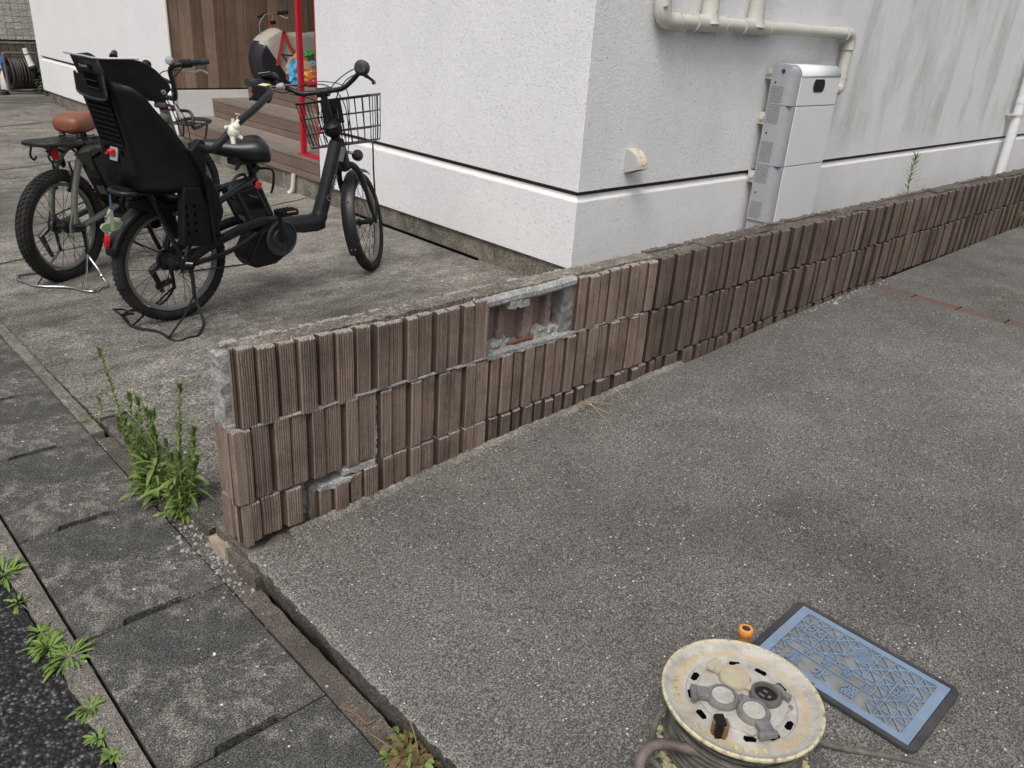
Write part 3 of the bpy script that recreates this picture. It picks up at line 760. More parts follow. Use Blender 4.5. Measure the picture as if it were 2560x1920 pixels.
for nm, mt, c, s, col_ in (('body', 'tan', (0, 0, .13), (.17, .09, .15), 0), ('flap', 'orange', (.05, -.07, .09), (.11, .05, .09), 0), ('green_scarf', 'tgreen', (.07, -.02, .26), (.10, .06, .045), 0), ('blue_cloth', 'skyblue', (-.12, -.05, .10), (.06, .05, .12), 0), ('blue_top', 'skyblue', (.10, -.06, .185), (.10, .05, .035), 0), ('purple_patch', 'purple', (.13, -.11, .04), (.09, .04, .05), 0), ('yellow_patch', 'yellow', (.20, -.08, .13), (.05, .04, .07), 0), ('red_patch', 'redplastic', (.02, -.12, .035), (.06, .03, .03), 0)):
    b = MB(); vs = []; fs = []; nu, nv = 17, 11
    for j in range(nv+1):
        a = math.pi*j/nv
        for i in range(nu):
            p = 2*math.pi*i/nu; k = 1+r.uniform(-.26, .20)
            vs.append((c[0]+s[0]*math.sin(a)*math.cos(p)*k, c[1]+s[1]*math.sin(a)*math.sin(p)*k, max(.001, c[2]+s[2]*math.cos(a)*k)))
    for j in range(nv):
        for i in range(nu): fs.append((j*nu+i, j*nu+(i+1) % nu, (j+1)*nu+(i+1) % nu, (j+1)*nu+i))
    b.add(vs, fs); b.build(nm, M[mt], tb, smooth=False)


# ---- power storage unit standing against the side wall
pu = thing('battery_cabinet', 'tall pale grey home battery cabinet with a dark oval window', 'battery cabinet', (4.685, HY, 0))
UW, UF, UB = .555, -.200, -.042
def unit_prof(e=0):
    r1, r2 = .060, .018
    pr = [(UW-e, UB), (0+e, UB), (0+e, UF+r1)]
    for i in range(1, 8): a = math.pi/2*i/7; pr.append((r1*1.0-(r1-e)*math.cos(a), UF+r1-(r1-e)*math.sin(a)))
    for i in range(0, 6): a = math.pi/2*i/5; pr.append((UW-r2+(r2-e)*math.sin(a), UF+r2-(r2-e)*math.cos(a)))
    return pr
for nm, z0, z1 in (('lower_section', .210, .5535), ('middle_section', .5565, .9085)):
    b = MB(); b.prism(unit_prof(), z0, z1, lambda p, q, t: Vector((p, q, t))); b.build(nm, M['silver'], pu, bevel=.0015)
b = MB(); pr = unit_prof(); k = len(pr); vs = []; fs = []; lay = [(.9115, 0)]+[(1.09, 0)]+[(1.09+.045*math.sin(a), .045*(1-math.cos(a))) for a in (R(25), R(50), R(70), R(90))]
for (z, e) in lay:
    for (p, q) in pr: vs.append((min(max(p, 0), UW), max(q, UF+e) if q < UB-.02 else q, z))
for i in range(len(lay)-1):
    for j in range(k): fs.append((i*k+j, i*k+(j+1) % k, (i+1)*k+(j+1) % k, (i+1)*k+j))
fs.append(tuple(range(k))); fs.append(tuple((len(lay)-1)*k+j for j in range(k)))
b.add(vs, fs); b.build('head_section', M['silver'], pu, smooth=True)
b = MB(); b.bx(.012, UW-.01, UF+.01, UB, .02, .207); b.build('base', M['silver'], pu)
b = MB(); b.bx(.004, UW-.004, UF+.004, UB-.001, .2072, .2098); b.bx(.004, UW-.004, UF+.004, UB-.001, .5537, .5563); b.bx(.004, UW-.004, UF+.004, UB-.001, .9087, .9113); b.build('seam', M['groove'], pu)
# lighter front panels
for nm, z0, z1 in (('front_panel', .212, .5525), ('front_panel', .5585, .9075), ('front_panel', .9130, 1.075)):
    b = MB(); b.bx(.064, UW-.010, UF-.004, UF+.01, z0, z1); o = b.build(nm, M['skin_w'], pu, bevel=.0015)
b = MB(); vs = []; fs = []; n = 10
for i in range(n+1):
    a = math.pi/2*i/n; z = 1.0751+.063*math.sin(a); y = UF-.004+.055*(1-math.cos(a))
    vs += [(.064, y, z), (UW-.010, y, z)]
for i in range(n): fs.append((2*i, 2*i+1, 2*i+3, 2*i+2))
vs += [(UW-.01, UB-.02, 1.138), (.064, UB-.02, 1.138)]; fs.append((2*n, 2*n+1, 2*n+2, 2*n+3))
b.add(vs, fs); b.build('curved_top', M['skin_w'], pu, smooth=True, solid=.003)
b = MB(); pr = []
for i in range(24):
    a = 2*math.pi*i/24; X = .068*math.cos(a); Z = .055*math.sin(a); pr.append((.288+X, 1.026+max(-.036, min(.036, Z))))
b.prism(pr, UF-.0065, UF+.0, lambda p, q, t: Vector((p, t, q))); win = b.build('window', M['gloss'], pu)
b = MB(); b.prism([(.288+(p-.288)*1.07, 1.026+(q-1.026)*1.09) for p, q in pr], UF-.0055, UF+.001, lambda p, q, t: Vector((p, t, q))); b.build('window_frame', M['silver'], pu)
# vent louvres: dark punched slots on the street-facing side, screws
for nm, z0, z1 in (('vent_grille', .225, .330), ('vent_grille', .445, .545), ('vent_grille', .572, .690), ('vent_grille', .80, .90), ('vent_grille', .92, 1.01)):
    b = MB(); z = z0; row = 0
    while z < z1:
        y = UB-.012-(.006 if row % 2 else 0)
        while y > UF+.068:
            b.add([(-.0008, y, z), (-.0008, y-.005, z+.002), (-.0008, y-.005, z+.0075), (-.0008, y, z+.0055)], [(0, 1, 2, 3)]); y -= .0115
        z += .0088; row += 1
    b.build(nm, M['groove'], pu)
for z in (.385, .745, 1.035): b = MB(); b.lathe([(.0055, 0), (.0055, .003), (.002, .004)], 12, Matrix.Translation((-.0002, -.075, z)) @ Matrix.Rotation(R(-90), 4, 'Y')); b.build('screw', M['groove'], pu)
b = MB(); b.lathe([(.017, 0), (.017, .002), (.013, .002)], 20, Matrix.Translation((-.0002, -.115, 1.100)) @ Matrix.Rotation(R(-90), 4, 'Y')); b.build('knockout', M['silver'], pu); b = MB(); b.lathe([(.013, 0), (.013, .0025)], 20, Matrix.Translation((-.0002, -.115, 1.100)) @ Matrix.Rotation(R(-90), 4, 'Y')); b.build('cable_plug', M['groove'], pu)
for z in (.47, .82, 1.08): b = MB(); b.bx(-.02, .01, -.045, -.018, z, z+.018); b.bx(.0, .02, -.042, -.0, z-.03, z+.04); b.build('wall_bracket', M['pvc'], pu)
# ---- cream air-conditioning duct on the side wall
du = thing('duct_run', 'cream plastic pipe duct with elbows and branches on the side wall', 'pipe duct', (3.5, HY, 1.325))
def dl(v): return Vector((v[0]-3.5, v[1]-HY, v[2]-1.325))
YC = HY-.052
def duct(name, pts, w_, n=14, kids=None, parent=du, seg=8):
    b = MB(); b.tube(pts, w_, n, caps=True, flat=1.0); return b.build(name, M['pvc'], parent, smooth=True, xf=dl if parent is du else None)
duct('straight', [(3.56, YC, 1.325), (5.50, YC, 1.325)], .036)
def elbow(p0, c, p1, r0, nm):
    q = cr([p0, Vector(p0).lerp(Vector(c), .55), Vector(c)*.72+Vector(p0)*.14+Vector(p1)*.14, Vector(p1).lerp(Vector(c), .55), p1], 5)
    return duct(nm, q, r0)
elbow((3.66, YC, 1.325), (3.535, YC, 1.325), (3.535, YC, 1.46), .042, 'elbow')
duct('riser_duct', [(3.535, YC, 1.44), (3.535, YC, 3.0)], .036)
for bx_, w_ in ((3.94, .085), (4.385, .080)):
    b = MB(); b.tube([(bx_-.13, YC, 1.325), (bx_+.13, YC, 1.325)], .0415, 14)
    b.tube([(bx_-.0, YC, 1.325), (bx_, YC, 1.36), (bx_, YC, 1.42), (bx_, YC, 1.46)], [.060, .047, .043, .041], 14)
    b.build('tee', M['pvc'], du, smooth=True, xf=dl)
    duct('branch_duct', [(bx_, YC, 1.44), (bx_, YC, 3.0)], .036)
    b = MB(); b.bx(bx_-.008, bx_+.008, YC-.048, YC-.03, 1.385, 1.392); b.build('latch', M['pvc'], du, xf=dl)
for x in (3.665, 3.81, 4.07, 4.255, 4.515, 5.46):
    b = MB(); b.tube([(x-.004, YC, 1.325), (x+.004, YC, 1.325)], .0445, 14); b.build('collar', M['pvc'], du, xf=dl, smooth=True)
elbow((5.455, YC, 1.325), (5.555, YC, 1.325), (5.555, YC, 1.235), .041, 'elbow')
duct('drop_duct', [(5.555, YC, 1.26), (5.548, YC, 1.04)], .036)
for z in (1.235, 1.06): b = MB(); b.tube([(5.552, YC, z-.004), (5.552, YC, z+.004)], .0435, 14); b.build('collar', M['pvc'], du, xf=dl, smooth=True)
elbow((5.548, YC, 1.07), (5.548, YC, .985), (5.47, YC, .985), .040, 'elbow')
b = MB(); b.bx(3.50, 3.52, YC-.046, YC-.03, 1.385, 1.394); b.build('latch', M['pvc'], du, xf=dl)
# ---- vent hood
vh = thing('vent_hood', 'small cream wedge vent hood with peeling paint on the side wall', 'vent', (3.446, HY, .58))
b = MB(); pr = [(0, 0), (0, .125)]
for i in range(1, 8): a = math.pi/2*i/7; pr.append((-.092*math.sin(a), .032+.093*math.cos(a)))
b.prism(pr, 0, .083, lambda p, q, t: Vector((t, p, q)))
g = NG('peeling_cream_paint'); c = g.mix(g.ramp(g.noise(26, 5, .7), [(.42, 0), (.46, 1)]), (.33, .34, .35), (.62, .56, .42)); c = g.mix(g.math('LESS_THAN', g.xyz()[0], .004), c, (.42, .43, .44))
b.build('hood', g.done(c, .6), vh, bevel=.002)
b = MB(); b.add([(.004, -.003, -.0008), (.079, -.003, -.0008), (.079, -.082, .026), (.004, -.082, .026)], [(0, 1, 2, 3)]); b.build('grille', M['groove'], vh)
# ---- white rain downpipe far along
dp = thing('downpipe', 'thin white rain downpipe on the side wall at the right edge of the photo', 'downpipe', (9.31, 2.68, 0))
b = MB(); b.tube([(0, 0, .1), (0, 0, 5)], .045, 16); b.build('pipe', M['pvc_w'], dp, smooth=True)
b = MB(); b.tube([(0, 0, .83), (0, 0, .87)], .050, 16); b.build('coupling', M['pvc_w'], dp, smooth=True)
b = MB(); b.tube([(0, 0, .71), (0, 0, .735)], .051, 16); b.bx(-.075, -.03, -.01, .08, .715, .73); b.build('pipe_clip', M['pvc'], dp, smooth=True)
# ================================================================ BEYOND THE HOUSE
nb = thing('neighbour_house', 'neighbouring house wall clad in pale rough tiles behind the hose reel', 'house', (0, 14.2, 0))
g = NG('pale_brick_tile_cladding'); x, y, z = g.xyz()
bt = g.N('ShaderNodeTexBrick'); bt.inputs['Scale'].default_value = 1.0; bt.offset = 0; bt.inputs['Brick Width'].default_value = .10; bt.inputs['Row Height'].default_value = .085
bt.inputs['Mortar Size'].default_value = .0045; bt.inputs['Color1'].default_value = (.62, .60, .54, 1); bt.inputs['Color2'].default_value = (.80, .78, .72, 1); bt.inputs['Mortar'].default_value = (.24, .24, .22, 1)
cb = g.N('ShaderNodeCombineXYZ'); g.L(x, cb.inputs[0]); g.L(z, cb.inputs[1]); g.L(cb.outputs[0], bt.inputs['Vector'])
nz = g.noise(1, 4, .7, vec=g.mapped((14, 1, 60))); c = g.mix(g.ramp(nz, [(.42, 0), (.5, .8), (.62, 0)]), bt.outputs['Color'], (.17, .165, .15))
m_t = g.done(c, .8, g.bump(nz, .8, .01))
b = MB(); b.bx(-2, 9, 0, 1, .54, 6); b.build('tiled_wall', m_t, nb)
b = MB(); b.bx(-2, 9, .03, 1, -.1, .54); b.build('base_wall', M['plinth'], nb)
nw = thing('neighbour_block_wall', 'dark ribbed block wall standing in front of the tile-clad house', 'wall', (0, 13.6, 0))
r = random.Random(8)
for zi, (z0, z1) in enumerate(((-.1, .117), (.123, .312), (.318, .515))):
    b = MB(); x = .5
    while x < 6.5:
        wd = .098; b.bx(x, x+wd-.006, -.001+r.uniform(0, .012), .1, z0, z1); x += wd
    b.build('block_course', M['rib_old'], nw)
b = MB(); b.bx(.5, 6.5, .02, .12, -.1, .52); b.build('core', M['cap'], nw); b = MB(); b.bx(.5, 6.5, .0, .14, .516, .535); b.build('coping', M['kerb'], nw)
# hose reel
hr = thing('hose_reel', 'grey framed garden hose reel wound with dark hose', 'hose reel', (3.13, 12.65, -.031), R(8))
b = MB(); b.tube(cr([(-.19, 0, .02), (-.20, 0, .25), (-.20, 0, .46), (-.18, 0, .49), (0, 0, .49), (.17, 0, .49), (.19, 0, .46), (.20, 0, .25), (.17, 0, .10), (.08, 0, .02), (-.08, 0, .02)], 3, closed=True), .016, 8); b.build('frame', simple('reel_grey_frame', (.13, .125, .13), .5), hr, smooth=True)
b = MB(); b.bx(-.22, .24, -.10, .12, 0, .02); b.build('foot_plate', bpy.data.materials['reel_grey_frame'], hr, bevel=.006)
b = MB()
for i in range(12): b.tube([( -.15+i*.025+.02*math.cos(a)*math.sin(i), .05-.15*math.cos(a)+0, .25+.19*math.sin(a)) for a in [2*math.pi*j/18 for j in range(18)]], .016, 6, closed=True)
b.build('hose_coil', M['hose'], hr, smooth=True)
b = MB(); b.tube([(-.17, .05, .25), (.17, .05, .25)], .11, 14); b.build('drum', M['black'], hr)
b = MB(); b.tube([(.03, -.10, .56), (.055, -.12, .42), (.075, -.14, .33)], [.030, .034, .044], 14); b.build('nozzle', M['white'], hr, smooth=True)
b = MB(); b.tube([(.072, -.137, .345), (.078, -.143, .320)], .05, 14); b.tube([(.042, -.11, .49), (.044, -.112, .482)], .035, 14); b.build('nozzle_collar', simple('dark_blue_rubber', (.02, .035, .07), .5), hr, smooth=True)
b = MB(); b.tube([(.20, .02, .26), (.27, .02, .26)], .03, 10); b.bx(.25, .40, .0, .03, .35, .37); b.build('crank', M['black'], hr)
sb = thing('spray_bottle', 'white pump spray bottle with a blue head left of the hose reel', 'bottle', (2.99, 12.95, -.031), R(10))
b = MB(); b.lathe([(.06, 0), (.075, .02), (.075, .20), (.05, .25), (.03, .27)], 20); b.build('bottle', M['white'], sb, smooth=True)
b = MB(); b.box((0, 0, .31), (.09, .05, .09)); b.tube([(0, 0, .35), (0, 0, .42)], .025, 10); b.build('pump_head', M['blue'], sb, bevel=.01)
b = MB(); b.tube([(-.04, 0, .29), (-.14, -.02, .28), (-.19, -.02, .27)], [.025, .035, .02], 12); b.build('spray_nozzle', M['white'], sb, smooth=True)
b = MB()
for k in range(3): b.tube([(2.80+.10*math.cos(a)*(1-.05*k), 12.55+.14*math.sin(a), -.02+k*.016) for a in [2*math.pi*j/20 for j in range(20)]], .009, 6, closed=True)
tag(b.build('hose_loop', M['hose'], smooth=True), 'loose loop of dark hose on the ground at the left edge of the photo', 'hose')
# ================================================================ BICYCLES
def P(u, w_, v): return Vector((u, -w_, v))          # bike space: u forward, w to the right, v up
def PP(l): return [P(*q) for q in l]
def wheel(parent, Mx, RR, sec, knob, hubr, spokes=28, tread=1):
    """wheel in the local x-z plane, axle along y"""
    Q = Matrix.Rotation(R(90), 4, 'X')
    ri = RR-2*sec
    b = MB(); b.lathe([(ri+.004, -.014), (ri+.006, .014), (ri-.002, .0140), (ri-.009, .010), (ri-.012, 0), (ri-.009, -.010), (ri-.002, -.0140), (ri+.004, -.014)], 56, Q, caps=False)
    wh = b.build('wheel', M['rim'], parent, smooth=True); wh.matrix_local = Mx
    b = MB(); pr = []
    for i in range(13): a = R(-125)+R(250)*i/12; pr.append((ri+sec+sec*1.03*math.cos(a), sec*1.05*math.sin(a)))
    b.lathe(pr+[pr[0]], 64, Q, caps=False)
    if knob:
        for i in range(62):
            a = 2*math.pi*i/62
            for j, (ang, wd) in enumerate(((-58, .010), (-30, .012), (0, .014), (30, .012), (58, .010))):
                aa = a+(.05 if j % 2 else 0); th = R(ang); r_ = ri+sec+sec*1.08*math.cos(th); y_ = sec*1.1*math.sin(th)
                b.box((r_*math.cos(aa), y_, r_*math.sin(aa)), (.006, wd, .015), Matrix.Rotation(-aa, 3, 'Y') @ Matrix.Rotation(th, 3, 'Z'))
    else:
        for i in range(70):
            a = 2*math.pi*i/70
            for sgn in (-1, 1):
                th = R(34*sgn); r_ = ri+sec+sec*1.02*math.cos(th); y_ = sec*1.06*math.sin(th); aa = a+(.03 if sgn > 0 else 0)
                b.box((r_*math.cos(aa), y_, r_*math.sin(aa)), (.0035, .016, .009), Matrix.Rotation(-aa, 3, 'Y') @ Matrix.Rotation(th, 3, 'Z'))
    b.build('tyre', M['tyre'], wh, smooth=not knob)
    b = MB()
    for i in range(spokes):
        a = 2*math.pi*i/spokes; s = 1 if i % 2 else -1; a2 = a+(R(55) if (i//2) % 2 else -R(55))
        b.tube([(ri*.985*math.cos(a), 0, ri*.985*math.sin(a)), (hubr*math.cos(a2), s*.030, hubr*math.sin(a2))], .0013, 4, caps=False)
    b.build('spokes', M['spoke'], wh)
    b = MB(); b.lathe([(.006, -.07), (.012, -.068), (.012, -.045), (hubr, -.034), (hubr, -.028), (hubr*.6, -.022), (hubr*.6, .022), (hubr, .028), (hubr, .034), (.012, .045), (.012, .068), (.006, .07)], 24, Q)
    b.build('hub', M['black'] , wh, smooth=True)
    return wh
def arcs(cu, cv, rr, a0, a1, n, w_=0): return [P(cu+rr*math.cos(R(a0+(a1-a0)*i/n)), w_, cv+rr*math.sin(R(a0+(a1-a0)*i/n))) for i in range(n+1)]
def fender(name, parent, cu, cv, rr, a0, a1, hw, mat, xf=None, taper=False):
    b = MB(); n = 22; vs = []; fs = []; sh = [(-1, -.018), (-.85, -.006), (-.4, .0), (0, .0015), (.4, .0), (.85, -.006), (1, -.018)]; k = len(sh)
    for i in range(n+1):
        a = R(a0+(a1-a0)*i/n)
        for (s, dr) in sh: vs.append(P(cu+(rr+dr)*math.cos(a), s*hw, cv+(rr+dr)*math.sin(a)))
    for i in range(n):
        for j in range(k-1): fs.append((i*k+j, i*k+j+1, (i+1)*k+j+1, (i+1)*k+j))
    b.add(vs, fs); return b.build(name, mat, parent, smooth=True, solid=.003, xf=xf)

# ---------------------------------------------------------------- black bike with child seat
bike = thing('electric_bicycle', 'black electric bicycle with a big rear child seat and a front wire basket', 'bicycle', (1.320, 3.497, -.030), R(9.43))
AX = (.0, .262); FA = (1.172, .262)
ax_dir = Vector((-math.sin(R(20)), 0, math.cos(R(20)))); ax_p = P(.936, 0, .758)
SM = Matrix.Translation(ax_p) @ Matrix.Rotation(R(33), 4, ax_dir) @ Matrix.Translation(-ax_p)
fx = lambda v: SM @ v
wheel(bike, Matrix.Translation(P(0, 0, AX[1])), .262, .0255, False, .034)
wheel(bike, SM @ Matrix.Translation(P(FA[0], 0, FA[1])), .262, .0255, False, .022)
K, Kp = M['black'], M['plastic']
def tb_(name, pts, r_, parent=None, mat=None, n=10, xf=None, smooth=True, flat=None, up=None, sm=0):
    b = MB(); q = PP(pts)
    if sm: q = cr(q, sm)
    rr = r_
    if hasattr(r_, '__len__') and sm:
        k = len(q); rr = [r_[min(len(r_)-1, int(i/sm))]+(r_[min(len(r_)-1, int(i/sm)+1)]-r_[min(len(r_)-1, int(i/sm))])*((i/sm) % 1) for i in range(k)]
    b.tube(q, rr, n, flat=flat, up=up); return b.build(name, mat or K, parent or bike, smooth=smooth, xf=xf)
# one welded frame mesh
b = MB()
b.tube(cr(PP([(.57, 0, .330), (.66, 0, .326), (.76, 0, .322), (.815, 0, .330), (.838, 0, .375), (.87, 0, .46), (.92, 0, .60), (.955, 0, .70)]), 5), [.042]*15+[.041]*4+[.038]*5+[.036]*12, 14)
b.prism([(.70, .282), (.80, .276), (.845, .285), (.862, .40), (.80, .33)], -.022, .022, lambda p, q, t: P(p, t, q))
b.tube(PP([(.995, 0, .590), (.925, 0, .790)]), .024, 14)
b.tube(PP([(.985, 0, .62), (.955, 0, .705)]), .036, 14)
b.tube(PP([(.556, 0, .33), (.44, 0, .600)]), .0175, 12)
b.tube(cr(PP([(.455, .0, .575), (.40, .02, .56), (.30, .05, .535), (.20, .065, .50)]), 4), .015, 10)
b.tube(cr(PP([(.455, .0, .575), (.40, -.02, .56), (.30, -.05, .535), (.20, -.065, .50)]), 4), .015, 10)
b.tube(PP([(.315, .045, .535), (.40, .05, .36)]), .013, 10); b.tube(PP([(.315, -.045, .535), (.40, -.05, .36)]), .013, 10)
for s in (1, -1):
    b.tube(cr(PP([(.03, .075*s, .270), (.12, .072*s, .312), (.25, .065*s, .350), (.40, .055*s, .380), (.54, .04*s, .375)]), 4), .023, 10, flat=.55, up=(0, 0, 1))
    b.tube(cr(PP([(.04, .078*s, .255), (.16, .075*s, .268), (.28, .07*s, .288), (.40, .06*s, .335)]), 4), .011, 8)
    b.tube(PP([(.02, .078*s, .275), (.10, .075*s, .50), (.20, .065*s, .50)]), .012, 8)
    b.box(P(.02, .082*s, .262), (.06, .008, .05))
b.build('frame', K, bike, smooth=True)
b = MB(); b.lathe([(.024, -.045), (.042, -.03), (.046, -.005), (.044, .012), (.03, .022), (.024, .04)], 24, Matrix.Translation(P(.931, 0, .772)) @ Matrix.Rotation(R(-20), 4, 'Y')); b.build('headset_lock', Kp, bike, smooth=True)
# drive unit, chain case, crank, pedals
mo = MB(); mo.prism([(.348, .240), (.352, .212), (.385, .172), (.405, .166), (.505, .168), (.570, .200), (.615, .262), (.600, .33), (.55, .372), (.49, .380), (.41, .335)], -.055, .058, lambda p, q, t: P(p, t, q))
mo = mo.build('motor_housing', Kp, bike, bevel=.008)
b = MB(); b.lathe([(.088, 0), (.088, .010), (.078, .016), (.074, .010), (.050, .008), (.046, .014), (.040, .014)], 40, Matrix.Translation(P(.540, .058, .290)) @ Matrix.Rotation(R(90), 4, 'X')); b.build('chain_guard', M['plastic2'], bike, smooth=True)
b = MB(); b.tube(PP([(.372, .060, .238), (.43, .061, .325), (.505, .061, .368)]), .006, 6); b.build('case_rib', Kp, mo)
b = MB()
n = 42
for i in range(n):
    t = i/n; q = P(.40-.40*t, .045, .190+.030*t); b.box(q, (.0085, .005 if i % 2 else .007, .006), Matrix.Rotation(R(4), 3, 'Y'))
b.build('chain', simple('dull_chain', (.10, .095, .09), .45, metal=.6), bike)
def crank(side):
    s = 1 if side > 0 else -1; th = (.506-.540, .437-.290) if s > 0 else (.034, -.147)
    c0 = P(.540, .085*s, .290); c1 = c0+Vector((th[0], -.012*s, th[1]))
    b = MB(); b.tube([c0, c1], [.017, .012], 10, flat=.6); b.lathe([(.018, -.01), (.018, .01)], 18, Matrix.Translation(c0) @ Matrix.Rotation(R(90), 4, 'X'))
    ck = b.build('crank', K, bike, smooth=True)
    b = MB(); pc = c1+Vector((0, -.055*s, 0))
    b.box(pc, (.085, .075, .022)); b.box(pc+Vector((.043, 0, 0)), (.012, .05, .028)); b.box(pc+Vector((-.043, 0, 0)), (.012, .05, .028))
    for dx in (-.028, -.009, .009, .028): b.box(pc+Vector((dx, 0, .012)), (.006, .07, .006)); b.box(pc+Vector((dx, -.039*s, 0)), (.008, .006, .018))
    b.tube([c1, pc], .007, 8)
    pd = b.build('pedal', Kp, ck, bevel=.002)
    b = MB(); b.box(pc+Vector((0, -.040*s, .008)), (.05, .002, .005)); b.build('pedal_reflector', M['orange'], ck)
crank(1); crank(-1)
# battery with its carry handle
bt_ = MB(); bt_.prism([(.318, .532), (.425, .548), (.494, .405), (.392, .372)], -.052, .052, lambda p, q, t: P(p, t, q)); bt_ = bt_.build('battery', M['gloss'], bike, bevel=.006)
b = MB(); b.prism([(.322, .530), (.424, .548), (.415, .566), (.335, .552)], -.040, .040, lambda p, q, t: P(p, t, q)); b.tube(cr(PP([(.335, 0, .55), (.35, 0, .585), (.40, 0, .595), (.415, 0, .56)]), 4), .008, 8); b.build('battery_handle', M['plastic2'], bt_, bevel=.003)
b = MB(); b.prism([(.334, .487), (.376, .395), (.3745, .394), (.3325, .486)], -.036, .036, lambda p, q, t: P(p, t, q)); b.build('label', M['plastic2'], bt_)
b = MB(); b.prism([(.3665, .412), (.376, .391), (.3745, .390), (.365, .411)], -.018, .030, lambda p, q, t: P(p, t, q)); b.build('white_label', M['greyplate'], bt_)
tx = Matrix.Translation(P(.405, .0535, .505)) @ Matrix.Rotation(R(18), 4, 'Y') @ Matrix.Rotation(R(90), 4, 'X')
text('lettering', 'Panasonic', .012, M['greyplate'], tx, bt_, extrude=.0003)
b = MB(); b.box(P(.455, .024, .545), (.03, .016, .035), Matrix.Rotation(R(25), 3, 'Y')); b.build('lock_cap', M['redplastic'], bike, bevel=.006)
b = MB(); b.tube(cr(PP([(.44, .01, .615), (.50, .03, .618), (.535, .035, .60), (.535, .03, .54), (.528, .02, .50)]), 5), .006, 8); b.tube(PP([(.44, 0, .60), (.47, 0, .63)]), .022, 10); b.build('seat_clamp', K, bike, smooth=True)
# saddle (turned, wide end towards the bars) and seat post
tb_('seat_post', [(.447, 0, .585), (.405, 0, .695)], .0135)
b = MB(); vs = []; fs = []
secs = [(.190, .014, .738, .712), (.205, .026, .748, .700), (.26, .036, .752, .690), (.33, .056, .750, .672), (.39, .085, .752, .655), (.445, .108, .768, .645), (.485, .112, .768, .645), (.512, .102, .745, .648), (.524, .088, .715, .655)]
for (u, hw, zt, zb) in secs:
    for k in range(14):
        a = 2*math.pi*k/14; c, s_ = math.cos(a), math.sin(a)
        w_ = hw*(abs(c)**.75)*(1 if c >= 0 else -1); v = (zt if s_ > 0 else zb)
        vv = (zt+zb)/2+(v-(zt+zb)/2)*(abs(s_)**.6); vs.append(P(u, w_, vv-(.012*(abs(c)**2) if s_ > 0 else 0)))
for i in range(len(secs)-1):
    for k in range(14): fs.append((i*14+k, i*14+(k+1) % 14, (i+1)*14+(k+1) % 14, (i+1)*14+k))
fs.append(tuple(range(14))); fs.append(tuple((len(secs)-1)*14+k for k in range(14)))
b.add(vs, fs); sx = lambda v: Matrix.Translation((.44, 0, 0)) @ Matrix.Rotation(R(-27), 4, 'Z') @ Matrix.Translation((-.44, 0, 0)) @ v
sad = b.build('saddle', simple('black_saddle_skin', (.009, .0095, .011), .36), bike, smooth=True, sub=1, xf=sx)
b = MB()
for w_, v in ((.05, .705), (0, .712), (-.05, .718)): b.lathe([(.0075, 0), (.0075, .003), (.004, .004)], 12, Matrix.Translation(P(.5215, w_, v)) @ Matrix.Rotation(R(90), 4, 'Y'))
b.build('rivet', M['steel'], sad, xf=sx)
b = MB(); b.box(P(.40, 0, .662), (.12, .07, .035)); b.tube(PP([(.36, .03, .655), (.31, .075, .640)]), [.012, .009], 8); b.build('saddle_hinge', K, bike, bevel=.006)
# steering assembly
hb = [(.885, .062, .940), (.875, .11, .945), (.865, .165, .975), (.835, .215, 1.005), (.78, .245, 1.012), (.70, .262, 1.015)]
bar = cr(PP([(u, -w_, v) for (u, w_, v) in reversed(hb)]+hb), 5)
b = MB(); b.tube(bar, .0115, 12); b.tube(PP([(.886, .03, .937), (.886, -.03, .937)]), .022, 12); b.tube(PP([(.925, 0, .79), (.878, 0, .945)]), .0165, 12)
b.build('handlebar', M['black'], bike, smooth=True, xf=fx)
for s in (1, -1):
    b = MB(); g0, g1 = (.775, .246*s, 1.0125), (.655, .268*s, 1.014); b.tube(PP([g0, g1]), [.0165, .0175], 14); b.build('grip', M['plastic2'], bike, smooth=True, xf=fx)
    b = MB(); b.tube(PP([(.80, .235*s, 1.010), (.775, .246*s, 1.012)]), .022, 12); b.tube(cr(PP([(.80, .235*s, .995), (.835, .25*s, .975), (.80, .285*s, .95), (.72, .30*s, .945)]), 4), [.010]*4+[.007]*9, 8); b.build('brake_lever', K, bike, smooth=True, xf=fx)
b = MB(); b.lathe([(.034, -.01), (.036, .012), (.020, .020)], 20, Matrix.Translation(P(.785, .243, 1.018))@Matrix.Rotation(R(-90), 4, 'Y')); b.build('bell', M['plastic2'], bike, smooth=True, xf=fx)
b = MB(); b.box(P(.80, -.215, 1.035), (.085, .060, .022), Matrix.Rotation(R(12), 3, 'Y')); cp = b.build('control_panel', Kp, bike, bevel=.006, xf=fx)
b = MB(); b.box(P(.815, -.205, 1.0435), (.030, .030, .003), Matrix.Rotation(R(12), 3, 'Y')); b.build('display', simple('lcd_grey', (.20, .24, .21), .25), cp, xf=fx)
b = MB(); b.lathe([(.0085, 0), (.0085, .004)], 16, Matrix.Translation(P(.795, -.195, 1.0455))); b.build('power_button', M['orange'], cp, xf=fx)
b = MB(); b.box(P(.764, -.222, 1.052), (.016, .058, .002), Matrix.Rotation(R(12), 3, 'Y')); b.build('button_strip', M['silver'], cp, xf=fx)
b = MB(); b.lathe([(.013, 0), (.016, .02), (.016, .032), (.012, .036)], 16, Matrix.Translation(P(.80, -.19, .985)) @ Matrix.Rotation(R(90), 4, 'X')); b.build('small_bell', M['silver'], bike, smooth=True, xf=fx)
b = MB()
